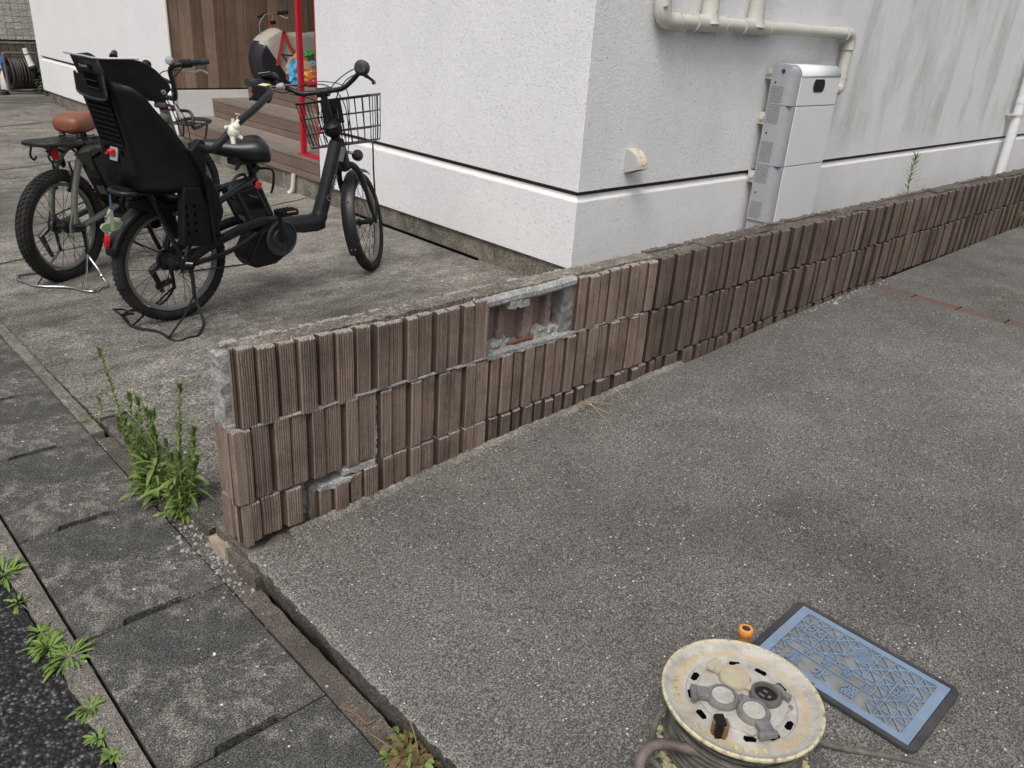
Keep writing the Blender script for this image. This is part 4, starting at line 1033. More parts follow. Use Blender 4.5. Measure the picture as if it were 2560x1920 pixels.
for pts in ([(.80, .24, .99), (.87, .20, 1.00), (.93, .10, .97), (.955, .02, .86), (.965, .03, .70), (1.0, .03, .60)], [(.80, .24, .995), (.88, .17, 1.02), (.95, .03, .96), (.975, -.06, .84), (.97, -.02, .70)],
            [(.80, -.23, .98), (.86, -.18, .955), (.90, -.10, .975), (.96, -.01, .97), (1.0, .05, .90), (1.0, .06, .78), (.98, .04, .64)], [(.80, -.22, .985), (.88, -.12, .985), (.93, .0, .985), (.95, .10, .93), (.97, .06, .72)],
            [(.86, -.16, .95), (.90, -.05, .90), (.92, -.06, .80), (.93, -.04, .70)]): b.tube(cr(PP(pts), 6), .0026, 6)
b.build('cables', K, bike, smooth=True, xf=fx)
# basket of welded wire
bk = MB()
def basket_pt(s, t, q):  # s 0..1 around rear-right, front.. handled by caller
    pass
lev = [(.900, 1.0), (.823, .94), (.748, .885), (.680, .82)]
def ring(v, k, rad=.03):
    u0, u1 = .975+(1-k)*.05, 1.235-(1-k)*.12; hw = .192*k; pts = []
    for (cu, cw, a0) in ((u1-rad, hw-rad, 0), (u0+rad, hw-rad, 90), (u0+rad, -hw+rad, 180), (u1-rad, -hw+rad, 270)):
        for i in range(4): a = R(a0+30*i); pts.append(P(cu+rad*math.cos(a), cw+rad*math.sin(a), v))
    return pts
for i, (v, k) in enumerate(lev): bk.tube(ring(v, k), .0052 if i == 0 else .0036, 6, closed=True)
bk.tube(ring(.895, .995), .0022, 6, closed=True)
def wire(f): bk.tube([f(v, k) for v, k in lev], .0024, 5)
for i in range(9):
    t = -1+2*i/8
    wire(lambda v, k: P(.975+(1-k)*.05, .165*k*t, v)); wire(lambda v, k: P(1.235-(1-k)*.12, .165*k*t, v))
    bk.tube([P(.975+.009, .165*.82*t, .68), P(1.235-.0216, .165*.82*t, .68)], .0023, 5)
for i in range(5):
    t = i/4
    for s in (1, -1): wire(lambda v, k: P((.975+(1-k)*.05)+.03+((1.235-(1-k)*.12)-(.975+(1-k)*.05)-.06)*t, s*.192*k, v))
for i in range(4): t = i/3; bk.tube([P(.99+.21*t, -.15, .68), P(.99+.21*t, .15, .68)], .002, 5)
bk.build('basket', K, bike, xf=fx)
b = MB(); b.box(P(.968, 0, .845), (.006, .105, .12)); b.box(P(.955, 0, .80), (.04, .05, .06)); b.build('basket_bracket', Kp, bike, xf=fx, bevel=.003)
b = MB(); b.lathe([(.007, 0), (.007, .006)], 12, Matrix.Translation(P(.964, .02, .86)) @ Matrix.Rotation(R(-90), 4, 'Y')); b.box(P(.9645, .028, .83), (.002, .007, .05)); b.build('bracket_bolt', M['steel'], bike, xf=fx)
tb_('basket_stay', [(1.19, .115, .675), (1.215, .10, .62), (1.205, .085, .50), (1.175, .068, .265)], .0045, xf=fx, sm=5)
b = MB(); b.lathe([(.010, -.02), (.026, -.01), (.030, .012), (.022, .022)], 20, Matrix.Translation(P(1.10, .045, .615)) @ Matrix.Rotation(R(90), 4, 'Y')); b.build('headlamp', M['plastic2'], bike, smooth=True, xf=fx)
b = MB(); b.tube(PP([(1.04, .02, .64), (1.10, .04, .625)]), .008, 8); b.build('lamp_bracket', M['steel'], bike, xf=fx)
# fork
b = MB(); b.tube(PP([(.985, 0, .63), (1.020, 0, .56)]), .026, 12)
for s in (1, -1): b.tube(cr(PP([(1.005, 0, .585), (1.03, .032*s, .575), (1.055, .056*s, .53), (1.085, .062*s, .45), (1.12, .062*s, .36), (FA[0], .062*s, FA[1])]), 5), [.017]*8+[.0155]*8+[.012]*6+[.010]*4, 10)
b.build('fork', K, bike, smooth=True, xf=fx)
b = MB(); b.tube(PP([(FA[0], -.075, FA[1]), (FA[0], .075, FA[1])]), .008, 10); b.build('axle', M['steel'], bike, xf=fx)
fd = fender('front_mudguard', bike, FA[0], FA[1], .282, 208, 62, .036, M['black'], fx)
b = MB(); 
for a in (150, 205):
    c = P(FA[0]+.286*math.cos(R(a if a < 200 else 200)), 0, FA[1]+.286*math.sin(R(a if a < 200 else 200)))
    for s in (.010, -.010): b.lathe([(.0045, -.002), (.0045, .002)], 10, Matrix.Translation(c+Vector((-.002, s, 0))) @ Matrix.Rotation(R(90), 4, 'Y'))
for s in (1, -1): b.tube(PP([(FA[0]-.27, .03*s, FA[1]-.07), (FA[0]-.15, .05*s, FA[1]-.03), (FA[0], .062*s, FA[1])]), .0025, 6)
b.build('mudguard_stay', M['steel'], fd, xf=fx)
lg = text('lettering', 'Gyutto', .048, M['greyplate'], Matrix.Translation(P(.886, .0375, .485)) @ Matrix.Rotation(R(-70), 4, 'Y') @ Matrix.Rotation(R(90), 4, 'X'), bike, extrude=.0006)
b = MB(); b.box(P(.955, .0375, .645), (.030, .002, .072), Matrix.Rotation(R(18), 3, 'Y')); b.build('sticker', M['greyplate'], bike)
# rear carrier, mudguard, stays, light
rm = fender('rear_mudguard', bike, 0, AX[1], .284, 162, 40, .036, M['black'])
b = MB(); b.box(P(-.262, 0, .352), (.018, .046, .034)); b.build('mudguard_flap', M['black'], rm, bevel=.003)
b = MB(); vs = []; 
b.lathe([(.001, .008), (.016, .005), (.020, -.006)], 20, Matrix.Translation(P(-.272, 0, .395)) @ Matrix.Rotation(R(-80), 4, 'Y') @ Matrix.Diagonal((1.6, .8, 1, 1)))
b.build('rear_reflector', M['red'], rm, smooth=True)
b = MB()
for w_ in (.014, -.014): b.lathe([(.005, 0), (.005, .003)], 10, Matrix.Translation(P(-.257, w_, .425)) @ Matrix.Rotation(R(-70), 4, 'Y'))
b.build('bolt', M['steel'], rm)
b = MB(); ca = [(.22, .075, .575), (.0, .078, .580), (-.13, .078, .585), (-.20, .055, .588), (-.215, 0, .589), (-.20, -.055, .588), (-.13, -.078, .585), (0, -.078, .58), (.22, -.075, .575)]
b.tube(cr(PP(ca), 5), .0095, 10)
for u in (-.13, -.03, .08, .18): b.tube(PP([(u, -.078, .580), (u, .078, .580)]), .006, 8)
for s in (1, -1):
    b.tube(PP([(-.11, .076*s, .582), (-.0, .082*s, .30)]), .0095, 8); b.tube(PP([(.14, .076*s, .578), (.02, .082*s, .30)]), .0095, 8)
    b.tube(PP([(-.235, .02*s, .43), (-.12, .06*s, .35), (.01, .086*s, .28)]), .003, 6)
b.build('carrier', K, bike, smooth=True)
b = MB(); b.prism([(-.20, .535), (-.10, .50), (-.04, .45), (.0, .37), (.03, .39), (-.01, .50), (-.08, .56), (-.19, .56)], -.05, -.03, lambda p, q, t: P(p, t+.09, q)); b.build('wheel_lock', Kp, bike, bevel=.004)
# derailleur, stand
b = MB(); b.lathe([(.045, -.004), (.048, .0), (.045, .012), (.03, .03)], 28, Matrix.Translation(P(0, -.035, AX[1])) @ Matrix.Rotation(R(-90), 4, 'X')); b.tube(PP([(-.01, -.06, .25), (-.055, -.075, .215), (-.03, -.07, .15), (-.02, -.065, .11)]), [.016, .018, .012, .010], 8); b.box(P(-.01, -.07, .145), (.075, .012, .028), Matrix.Rotation(R(-15), 3, 'Y')); b.build('derailleur', K, bike, bevel=.003)
b = MB(); b.tube(PP([(.02, .07, .262), (.045, .098, .26)]), .020, 12); b.build('axle_cap', M['gloss'], bike, smooth=True)
def stand(parent, mat, raised=True, xf=None, r_=.0062, sh=0):
    b = MB()
    b.tube(cr(PP([(.045, .075, .115), (.030, .14, .05), (.022, .165, .014), (-.03, .225, .011), (-.075, .268, .010), (-.115, .262, .010), (-.165, .27, .010), (-.178, .22, .010), (-.165, .16, .010), (-.170, .10, .010), (-.20, .02, .010), (-.205, -.04, .010), (-.185, -.10, .010), (-.16, -.17, .010), (-.10, -.20, .010), (-.03, -.16, .012), (.03, -.13, .05), (.045, -.08, .115)]), 4), r_, 8)
    b.tube(PP([(.045, .078, .12), (-.06, .15, .06), (-.168, .205, .012)]), r_*.75, 8); b.tube(PP([(.045, -.08, .12), (-.07, -.06, .06), (-.198, -.02, .012)]), r_*.75, 8)
    if raised: b.tube(PP([(-.20, -.05, .012), (-.225, -.06, .055), (-.215, -.14, .055), (-.175, -.15, .012)]), r_*.8, 8); b.tube(PP([(-.225, -.06, .055), (-.17, -.06, .045), (-.17, -.14, .045), (-.215, -.14, .055)]), r_*.7, 8)
    o = b.build('stand', mat, parent, smooth=True)
    b = MB()
    for s in (1, -1): b.tube(PP([(.035, .082*s, .258), (.042, .082*s, .19), (.045, .078*s, .11)]), [.011, .009, .008], 8)
    b.build('stand_leg', K, o, smooth=True)
    b = MB(); q = [P(.032+.007*math.cos(i*1.0), .100+.007*math.sin(i*1.0), .225-.0011*i) for i in range(90)]; b.tube(q, .0013, 4); b.build('spring', M['spoke'], o)
    return o
stand(bike, K)
b = MB(); b.box(P(.10, .17, .385), (.10, .09, .018)); [b.box(P(.075+.02*k, .17, .396), (.006, .07, .006)) for k in range(4)]; b.build('footrest', Kp, bike, bevel=.004)
# ---- child seat
cs = MB()
def both(poly):
    """poly of (u, w, v) on the right side and its mirror image"""
    for s in (1, -1): cs.add([P(u, w_*s, v) for u, w_, v in poly], [tuple(range(len(poly)))])
crease = [(-.252, .098, 1.092), (-.226, .100, 1.018), (-.182, .104, .796), (-.172, .112, .690), (-.160, .118, .605)]
front = [(-.205, .145, 1.012), (-.188, .190, 1.002), (-.160, .212, .975), (-.128, .215, .930), (-.060, .215, .848), (-.004, .215, .766), (.052, .215, .668), (.060, .212, .600)]
# side shells as strips of quads from crease to front edge
def strip_q(A, B, n=10):
    def at(L, t):
        t *= len(L)-1; i = min(int(t), len(L)-2); f = t-i; return [L[i][k]+(L[i+1][k]-L[i][k])*f for k in range(3)]
    for s in (1, -1):
        vs = []; m = 5
        for i in range(n+1):
            a, c = at(A, i/n), at(B, i/n)
            for j in range(m+1):
                t = j/m; bul = .018*math.sin(math.pi*t); q = [a[k]+(c[k]-a[k])*t for k in range(3)]
                vs.append(P(q[0]-bul*.4, (q[1]+bul)*s, q[2]))
        fs = [(i*(m+1)+j, i*(m+1)+j+1, (i+1)*(m+1)+j+1, (i+1)*(m+1)+j) for i in range(n) for j in range(m)]
        cs.add(vs, fs)
strip_q(crease[1:], front[1:], 14)
cs.add([P(*c) for c in crease]+[P(c[0], -c[1], c[2]) for c in crease], [(i, i+1, i+1+5, i+5) for i in range(4)])
seat = cs.build('seat_shell', Kp, bike, smooth=True, solid=.012)
WG = [(0, 0), (.28, -.02), (.56, -.03), (.68, .02), (.80, .16), (.90, .42), (1.0, .86), (1.03, 1.10), (1.01, 1.32), (.93, 1.50), (.66, 1.98), (.52, 1.75), (.30, 1.22), (.12, 1.08), (0, 1.05)]
for s in (1, -1):
    b = MB(); b.add([P(-.256+.165*a+.028*c, (.098+.116*a+.004*c)*s, 1.094-.077*c) for a, c in WG], [tuple(range(len(WG)))])
    b.build('headrest_wing', Kp, seat, solid=.009, bevel=.002)
b = MB(); b.tube(cr(PP([(-.270, -.118, 1.099), (-.262, .0, 1.097), (-.256, .10, 1.095), (-.152, .194, 1.101)]), 4), .004, 6); b.build('top_lip', M['silver'], seat)
for s in (1, -1):
    b = MB(); b.lathe([(.010, 0), (.010, .004), (.005, .006)], 14, Matrix.Translation(P(-.085, .219*s, .985)) @ Matrix.Rotation(R(90*s), 4, 'X')); b.build('pivot_screw', M['steel'], seat)
# raised rear panel details
def rp(w_, v, off=.0):   # point on the rear face
    t = (1.092-v)/(1.092-.69); return P(-.252+.080*min(1, t*1.05)-.007-off, w_, v)
b = MB()
for i in range(9):
    v = .936-i*.0195; b.tube([rp(-.080, v), rp(.080, v-.004)], .0026, 5)
for j in range(9):
    w_ = -.080+.020*j; b.tube([rp(w_, .936), rp(w_+.004, .780)], .0030, 5)
b.build('vent_lattice', Kp, seat)
b = MB(); b.add([rp(-.082, .938, -.0005), rp(.082, .934, -.0005), rp(.086, .776, -.0005), rp(-.078, .780, -.0005)], [(0, 1, 2, 3)]); b.build('vent_recess', M['void'], seat)
b = MB(); b.tube(cr([rp(-.104, 1.035, .0), rp(-.108, .985, .008), rp(-.100, .958, .012), rp(0, .946, .014), rp(.096, .950, .013), rp(.104, .985, .008), rp(.101, 1.035, .0)], 5), .0052, 8); b.build('pocket_rim', M['plastic2'], seat, smooth=True)
b = MB(); b.add([rp(-.107, 1.030, .001), rp(.104, 1.030, .001), rp(.102, .950, .013), rp(-.104, .956, .013)], [(0, 1, 2, 3)]); b.build('pocket', Kp, seat, solid=.003)
b = MB(); b.add([rp(-.035, 1.040, .002), rp(.060, 1.036, .002), rp(.070, .985, .0085), rp(-.020, .990, .0085)], [(0, 1, 2, 3)]); pr_ = b.build('pocket_window', M['void'], seat, solid=.002)
b = MB(); b.tube([rp(-.028, 1.014, .009), rp(.066, 1.010, .009)], .0025, 6); b.tube([rp(-.018, .988, .013), rp(.072, .984, .013)], .003, 6); b.build('pocket_bar', M['plastic'], seat)
b = MB(); b.add([rp(-.055, 1.072, .003), rp(.030, 1.070, .003), rp(.030, 1.050, .004), rp(-.055, 1.052, .004)], [(0, 1, 2, 3)]); b.build('badge', M['gloss'], seat, solid=.002)
slope = math.atan2(.080, .402)
mb_ = Matrix.Translation(rp(-.012, 1.061, .0055)) @ Matrix.Rotation(R(-90), 4, 'Z') @ Matrix.Rotation(R(90)-slope*0+slope, 4, 'X')
text('lettering', 'Panasonic', .0145, M['silver'], mb_, seat, extrude=.0003)
b = MB()
for w_, v in ((-.06, .755), (.055, .745)): b.lathe([(.008, 0), (.008, .003)], 12, Matrix.Translation(rp(w_, v, .0)) @ Matrix.Rotation(R(-90), 4, 'Y'))
b.build('screw_hole', M['void'], seat)
b = MB(); c = rp(-.005, .735, .004); b.box(c, (.006, .055, .052), Matrix.Rotation(R(11), 3, 'Y')); b.build('buckle_plate', M['silver'], seat, bevel=.002)
b = MB(); b.box(c+Vector((-.010, -.004, .008)), (.018, .032, .024), Matrix.Rotation(R(-25), 3, 'Y')); b.box(c+Vector((-.016, .022, .002)), (.008, .03, .008), Matrix.Rotation(R(-25), 3, 'X')); b.build('red_buckle', M['redplastic'], seat, bevel=.003)
# bucket, hip box, leg guards
b = MB(); b.prism([(-.06, .700), (.055, .680), (.060, .605), (.04, .598), (-.06, .600)], -.185, .185, lambda p, q, t: P(p, t, q)); b.prism([(-.15, .64), (-.0605, .69), (-.0605, .598), (-.14, .600)], -.105, .105, lambda p, q, t: P(p, t, q)); b.build('seat_base', Kp, seat, bevel=.010)
b = MB(); b.box(P(-.08, 0, .592), (.22, .12, .02)); b.build('mount_plate', K, seat)
for s in (1, -1):
    b = MB(); b.prism([(-.035, .620), (.040, .615), (.070, .520), (.072, .372), (.045, .366), (-.062, .384), (-.060, .42), (-.045, .55)], .168*s, .215*s, lambda p, q, t: P(p, t, q)); b.build('leg_guard', Kp, seat, bevel=.006)
    b = MB(); b.tube(PP([(-.004, .219*s, .766), (.050, .219*s, .668), (.064, .219*s, .60), (.074, .219*s, .48), (.080, .219*s, .37)]), .012, 8, flat=.5, up=(0, 1, 0)); b.build('guard_rail', Kp, seat, smooth=True)
    b = MB(); b.prism([(.060, .640), (.085, .660), (.110, .630), (.138, .545), (.146, .500), (.136, .470), (.122, .452), (.110, .40), (.085, .385), (.078, .50)], .150*s, .205*s, lambda p, q, t: P(p, t, q)); b.build('leg_panel', Kp, seat, bevel=.008)
    b = MB(); b.prism([(-.05, .700), (.03, .77), (.062, .800), (.085, .79), (.085, .74), (.075, .62), (.04, .66)], .168*s, .205*s, lambda p, q, t: P(p, t, q)); b.build('arm_support', Kp, seat, bevel=.005)
b = MB()
for i in range(2):
    for j in range(4): b.box(P(-.035+.036*i, .2155, .44+.034*j), (.010, .002, .016))
b.build('strap_slots', M['void'], seat)
gb = MB(); q = cr(PP([(.052, .196, .778), (.085, .200, .758), (.125, .200, .760), (.175, .196, .792), (.26, .186, .852), (.35, .172, .898), (.42, .155, .935), (.465, .135, .955), (.487, .105, .967)]), 6); gb.tube(q, .0155, 12)
gb.build('guard_bar', M['black'], seat, smooth=True)
b = MB(); b.prism([(.500, .978), (.470, .986), (.462, .918), (.485, .908), (.505, .938)], .0, .11, lambda p, q, t: P(p, t, q)); b.build('bar_end', Kp, seat, bevel=.010)
b = MB(); b.box(P(.486, .075, .986), (.030, .050, .003), Matrix.Rotation(R(-8), 3, 'Y')); b.build('warning_sticker', M['white'], seat); b = MB(); b.box(P(.4935, .075, .988), (.014, .050, .003), Matrix.Rotation(R(-8), 3, 'Y')); b.build('warning_sticker_top', M['yellow'], seat)
b = MB(); b.box(P(.470, .012, .935), (.012, .012, .026)); b.build('release_button', M['redplastic'], seat, bevel=.004)
# small cream figure clipped on the guard bar (its own thing)
fg = thing('toy_figure', 'small cream rubber animal figure clipped on the child seat bar', 'toy figure'); fg.location = bike.matrix_basis @ P(.215, .198, .822); fg.rotation_euler = (0, 0, R(9))
def ball(b, c, r_, n=10):
    pr = [(max(1e-4, math.sin(math.pi*i/n)*r_[0]), -math.cos(math.pi*i/n)*r_[1]) for i in range(n+1)]; b.lathe(pr, 16, Matrix.Translation(c), caps=False)
b = MB(); ball(b, (0, -.012, 0), (.026, .030)); b.tube([(-.01, -.02, -.02), (-.012, -.026, -.048)], [.011, .009], 8); b.tube([(.014, -.024, -.018), (.026, -.036, -.026)], [.010, .007], 8); b.tube([(-.018, -.008, .016), (-.034, -.010, .020)], [.009, .007], 8); b.build('body', M['cream'], fg, smooth=True)
b = MB(); ball(b, (.006, -.020, .020), (.020, .019)); b.tube([(.0, -.018, .035), (-.003, -.018, .050)], [.008, .006], 8); b.tube([(.016, -.015, .034), (.028, -.014, .044)], [.008, .006], 8); b.build('head', M['cream'], fg, smooth=True)
b = MB(); b.tube([(.024, -.010, .03), (.028, -.008, .070)], .0022, 6); b.tube([(.022, -.008, .069), (.038, -.010, .063)], .004, 6); b.build('pink_stick', simple('pale_pink', (.75, .45, .45), .5), fg)
# charm hanging from the carrier
ch = thing('key_charm', 'flat green and white plane-shaped key charm hanging from the carrier', 'key charm'); ch.location = bike.matrix_basis @ P(-.262, .045, .475); ch.rotation_euler = (0, R(6), R(30))
g = NG('printed_charm'); xx, yy, zz = g.xyz(); c = g.mix(g.ramp(g.math('ABSOLUTE', xx), [(.009, 0), (.012, 1)]), (.62, .64, .58), (.30, .45, .20)); cm = g.done(c, .4)
b = MB(); b.prism([(-.008, .055), (.008, .055), (.011, .028), (.013, .008), (.048, .006), (.056, -.004), (.040, -.020), (.014, -.026), (-.016, -.028), (-.042, -.024), (-.058, -.010), (-.050, .000), (-.014, .006), (-.012, .030), (-.018, .040)], -.0015, .0015, lambda p, q, t: Vector((p, t, q+.0))); b.build('tag', cm, ch, bevel=.0008)
b = MB(); b.prism([(-.010, .060), (.010, .060), (.014, .030), (.016, .011), (.051, .009), (.061, -.004), (.042, -.024), (.014, -.030), (-.016, -.032), (-.044, -.028), (-.063, -.010), (-.053, .004), (-.017, .010), (-.016, .030), (-.022, .041)], .0016, .0026, lambda p, q, t: Vector((p, t, q+.0))); b.build('tag_rim', M['white'], ch)
b = MB(); b.tube(cr([(0, 0, .055), (-.003, .0, .075), (-.002, 0, .10)], 4), .0022, 6); b.build('chain', M['brass'], ch); b = MB(); b.tube(cr([(.006, 0, .055), (.004, .0, .08), (-.003, 0, .115)], 4), .0028, 6); b.build('cord', M['blue'], ch)

# ---------------------------------------------------------------- olive bike behind
b2k = thing('mini_bicycle', 'olive green small-wheeled electric bicycle with a brown saddle and knobbly tyres', 'bicycle', (1.133, 4.344, -.030), R(33)); bk1 = bike; bike = b2k
G = M['green']; A2 = .255; F2 = 1.03
wheel(b2k, Matrix.Translation(P(0, 0, A2)), .268, .0315, True, .030)
wheel(b2k, Matrix.Translation(P(F2, 0, A2)) @ Matrix.Rotation(R(-6), 4, 'Z'), .268, .0315, True, .022)
b = MB()
for s in (1, -1):
    b.tube(cr(PP([(.01, .066*s, .27), (.035, .064*s, .40), (.085, .062*s, .52), (.135, .058*s, .585), (.20, .05*s, .612), (.30, .03*s, .60)]), 5), [.0155]*12+[.019]*14, 12)
    b.prism([(-.03, .235), (.055, .225), (.05, .26), (.022, .335), (.005, .335), (-.025, .27)], .062*s, .070*s, lambda p, q, t: P(p, t, q))
    b.tube(cr(PP([(.02, .064*s, .245), (.16, .058*s, .268), (.30, .045*s, .29), (.42, .03*s, .30)]), 4), .0165, 10)
b.tube(PP([(.075, -.06, .50), (.075, .06, .50)]), .015, 10)
b.tube(PP([(.28, 0, .62), (.44, 0, .30)]), .02, 12); b.tube(PP([(.30, 0, .58), (.60, 0, .62), (.895, 0, .69)]), .028, 12); b.tube(PP([(.44, 0, .30), (.60, 0, .38), (.91, 0, .64)]), .026, 12); b.tube(PP([(.945, 0, .56), (.885, 0, .735)]), .026, 14)
b.build('frame', G, b2k, smooth=True)
b = MB()
b.tube(cr(PP([(.12, .085, .645), (-.02, .085, .652), (-.080, .065, .655), (-.098, 0, .656), (-.080, -.065, .655), (-.02, -.085, .652), (.12, -.085, .645), (.30, -.06, .64), (.30, .06, .64), (.12, .09, .645)]), 4), .011, 8)
for k in range(4): b.box(P(.085, -.055+.037*k, .660), (.33, .026, .005))
for s in (1, -1):
    b.tube(PP([(.02, .088*s, .645), (.10, .075*s, .585), (.14, .066*s, .53)]), .006, 6); b.prism([(.055, .60), (.16, .60), (.175, .515), (.155, .505), (.10, .56)], .078*s, .082*s, lambda p, q, t: P(p, t, q))
    b.tube(cr(PP([(-.05, .05*s, .645), (-.07, .05*s, .60), (-.05, .05*s, .575), (-.035, .05*s, .59)]), 3), .005, 6)
b.build('rear_rack', K, b2k, smooth=True)
b = MB(); b.box(P(.015, .01, .600), (.014, .036, .052)); b.build('reflector', M['red'], b2k, bevel=.006)
b = MB(); b.tube(PP([(-.02, 0, .63), (-.01, 0, .645), (.08, 0, .60)]), .007, 8); b.build('reflector_bracket', K, b2k)
b = MB(); b.prism([(.215, .55), (.335, .58), (.43, .33), (.33, .315)], -.045, .045, lambda p, q, t: P(p, t, q)); bb = b.build('battery', Kp, b2k, bevel=.008)
b = MB(); b.prism([(.218, .545), (.325, .335), (.3235, .333), (.2165, .543)], -.038, .038, lambda p, q, t: P(p, t, q)); b.build('label', M['plastic2'], bb); b = MB(); b.prism([(.288, .405), (.312, .358), (.310, .356), (.286, .403)], -.015, .03, lambda p, q, t: P(p, t, q)); b.build('white_label', M['greyplate'], bb)
b = MB(); b.prism([(.22, .56), (.30, .585), (.29, .61), (.21, .595)], -.04, .04, lambda p, q, t: P(p, t, q)); b.build('battery_handle', M['plastic2'], bb, bevel=.004)
b = MB(); b.prism([(.34, .33), (.36, .25), (.44, .20), (.53, .24), (.54, .33), (.46, .38)], -.06, .06, lambda p, q, t: P(p, t, q)); b.prism([(.27, .395), (.40, .40), (.39, .35), (.33, .345)], .03, .075, lambda p, q, t: P(p, t, q)); b.build('motor_housing', Kp, b2k, bevel=.01)
b = MB(); b.lathe([(.07, 0), (.07, .006), (.02, .010)], 30, Matrix.Translation(P(.45, .062, .29)) @ Matrix.Rotation(R(90), 4, 'X')); b.build('chainring', K, b2k)
b = MB()
for i in range(52):
    t = i/52; b.box(P(.0+.43*t, -.048, .215-.0*t), (.0085, .005 if i % 2 else .007, .006)); b.box(P(.0+.43*t, -.048, .300+.055*t), (.0085, .005 if i % 2 else .007, .006), Matrix.Rotation(R(-7), 3, 'Y'))
b.build('chain', bpy.data.materials['dull_chain'], b2k)
b = MB(); vs = []; fs = []
for (u, hw, zt, zb) in [(-.015, .050, .742, .695), (.0, .075, .762, .680), (.05, .088, .772, .672), (.12, .076, .774, .68), (.20, .048, .772, .69), (.28, .032, .775, .705), (.32, .02, .768, .715)]:
    for k in range(14):
        a = 2*math.pi*k/14; c, s_ = math.cos(a), math.sin(a); mid = (zt+zb)/2; vs.append(P(u+.115, hw*(abs(c)**.8)*(1 if c >= 0 else -1), mid+(zt-mid)*(abs(s_)**.6)*(1 if s_ > 0 else -1)))
for i in range(6):
    for k in range(14): fs.append((i*14+k, i*14+(k+1) % 14, (i+1)*14+(k+1) % 14, (i+1)*14+k))
fs.append(tuple(range(14))); fs.append(tuple(84+k for k in range(14))); b.add(vs, fs); sd2 = b.build('saddle', M['saddle_brown'], b2k, smooth=True, sub=1)
b = MB()
for s in (1, -1): b.tube([P(.15+.014*math.cos(i*.55), .05*s+.014*math.sin(i*.55), .680-.0008*i) for i in range(48)], .003, 5); b.tube(PP([(.15, .05*s, .64), (.27, .03*s, .665)]), .0035, 6)
b.build('saddle_springs', M['spoke'], sd2); tb_('seat_post', [(.255, 0, .60), (.225, 0, .69)], .014)
# front end
b = MB(); b.tube(PP([(.935, 0, .60), (.955, 0, .54)]), .024, 12)
for s in (1, -1): b.tube(cr(PP([(.945, .02*s, .565), (.955, .058*s, .55), (.975, .064*s, .42), (F2, .064*s, A2)]), 4), [.018]*5+[.015]*8, 10)
b.build('fork', G, b2k, smooth=True)
b = MB(); b.tube(PP([(.885, 0, .735), (.868, 0, .80)]), .021, 12); b.tube(PP([(.872, -.03, .800), (.872, .03, .800)]), .021, 12); b.build('stem', K, b2k, smooth=True)
b = MB(); b.lathe([(.004, 0), (.014, .002), (.016, -.004)], 16, Matrix.Translation(P(.862, 0, .822))); b.lathe([(.005, 0), (.005, .004)], 8, Matrix.Translation(P(.872, .022, .785)) @ Matrix.Rotation(R(90), 4, 'X')); b.build('stem_bolt', M['steel'], b2k)
hq = [(.872, .0, .800), (.870, .06, .795), (.855, .100, .800), (.815, .128, .87), (.765, .150, .945), (.765, .175, .975), (.80, .22, .985), (.865, .27, .998)]
b = MB(); b.tube(cr(PP([(u, -w_, v) for u, w_, v in reversed(hq[1:])]+hq), 5), .0135, 12); b.build('handlebar', K, b2k, smooth=True)
for s in (1, -1):
    b = MB(); b.tube(PP([(.82, .232*s, .988), (.905, .292*s, 1.002)]), [.0165, .017], 14); b.build('grip', M['plastic2'], b2k, smooth=True)
    b = MB(); b.tube(PP([(.785, .205*s, .985), (.825, .238*s, .990)]), .022, 12); b.build('shifter', Kp, b2k, smooth=True)
    b = MB(); b.tube(cr(PP([(.79, .205*s, .955), (.84, .24*s, .945), (.875, .262*s, .955), (.90, .285*s, .94)]), 4), [.009]*5+[.006]*8, 8, flat=.6); b.build('brake_lever', M['silver'], b2k, smooth=True)
b = MB(); b.lathe([(.004, -.02), (.019, -.014), (.023, 0), (.019, .012), (.008, .016)], 20, Matrix.Translation(P(.745, .165, 1.0)) @ Matrix.Rotation(R(-90), 4, 'Y')); b.build('bell', M['silver'], b2k, smooth=True)
b = MB(); ball(b, P(.79, -.01, .965), (.026, .026)); b.tube(PP([(.79, -.01, .95), (.80, .06, .905), (.815, .12, .88)]), .009, 8); b.build('mirror', Kp, b2k, smooth=True)
b = MB(); b.box(P(.89, 0, .745), (.085, .075, .03), Matrix.Rotation(R(15), 3, 'Y')); b.box(P(.84, -.05, .80), (.06, .05, .05)); b.build('head_ring', M['plastic2'], b2k, bevel=.008)
b = MB(); b.lathe([(.008, 0), (.008, .01)], 12, Matrix.Translation(P(.875, .04, .74)) @ Matrix.Rotation(R(90), 4, 'X')); b.build('pink_cap', simple('pink', (.6, .25, .35), .4), b2k)
b = MB()
for s in (1, -1):
    b.tube(cr(PP([(1.00, .02*s, .715), (1.015, .07*s, .712), (1.00, .10*s, .68), (.985, .105*s, .635), (1.02, .10*s, .622), (1.10, .09*s, .628), (1.21, .075*s, .64), (1.235, .03*s, .644), (1.235, 0, .644)]), 4), .0095, 8)
    b.tube(PP([(1.17, .08*s, .635), (1.15, .075*s, .56), (1.05, .07*s, .42), (F2+.02, .07*s, .33)]), .006, 8)
for k in range(4): b.box(P(1.08, -.05+.033*k, .633), (.14, .022, .005))
b.tube(PP([(1.22, -.07, .64), (1.22, .07, .64)]), .007, 6)
b.build('front_rack', K, b2k, smooth=True)
b = MB()
for pts in ([(.80, .20, .96), (.86, .10, .90), (.90, .05, .80), (.93, .06, .66)], [(.79, .19, .955), (.83, .05, .93), (.90, -.02, .86), (.93, .03, .70), (.97, .06, .50)], [(.84, .10, .78), (.93, .09, .70), (.98, .08, .60), (1.0, .07, .45)]): b.tube(cr(PP(pts), 5), .003, 6)
b.build('brake_cables', K, b2k, smooth=True)
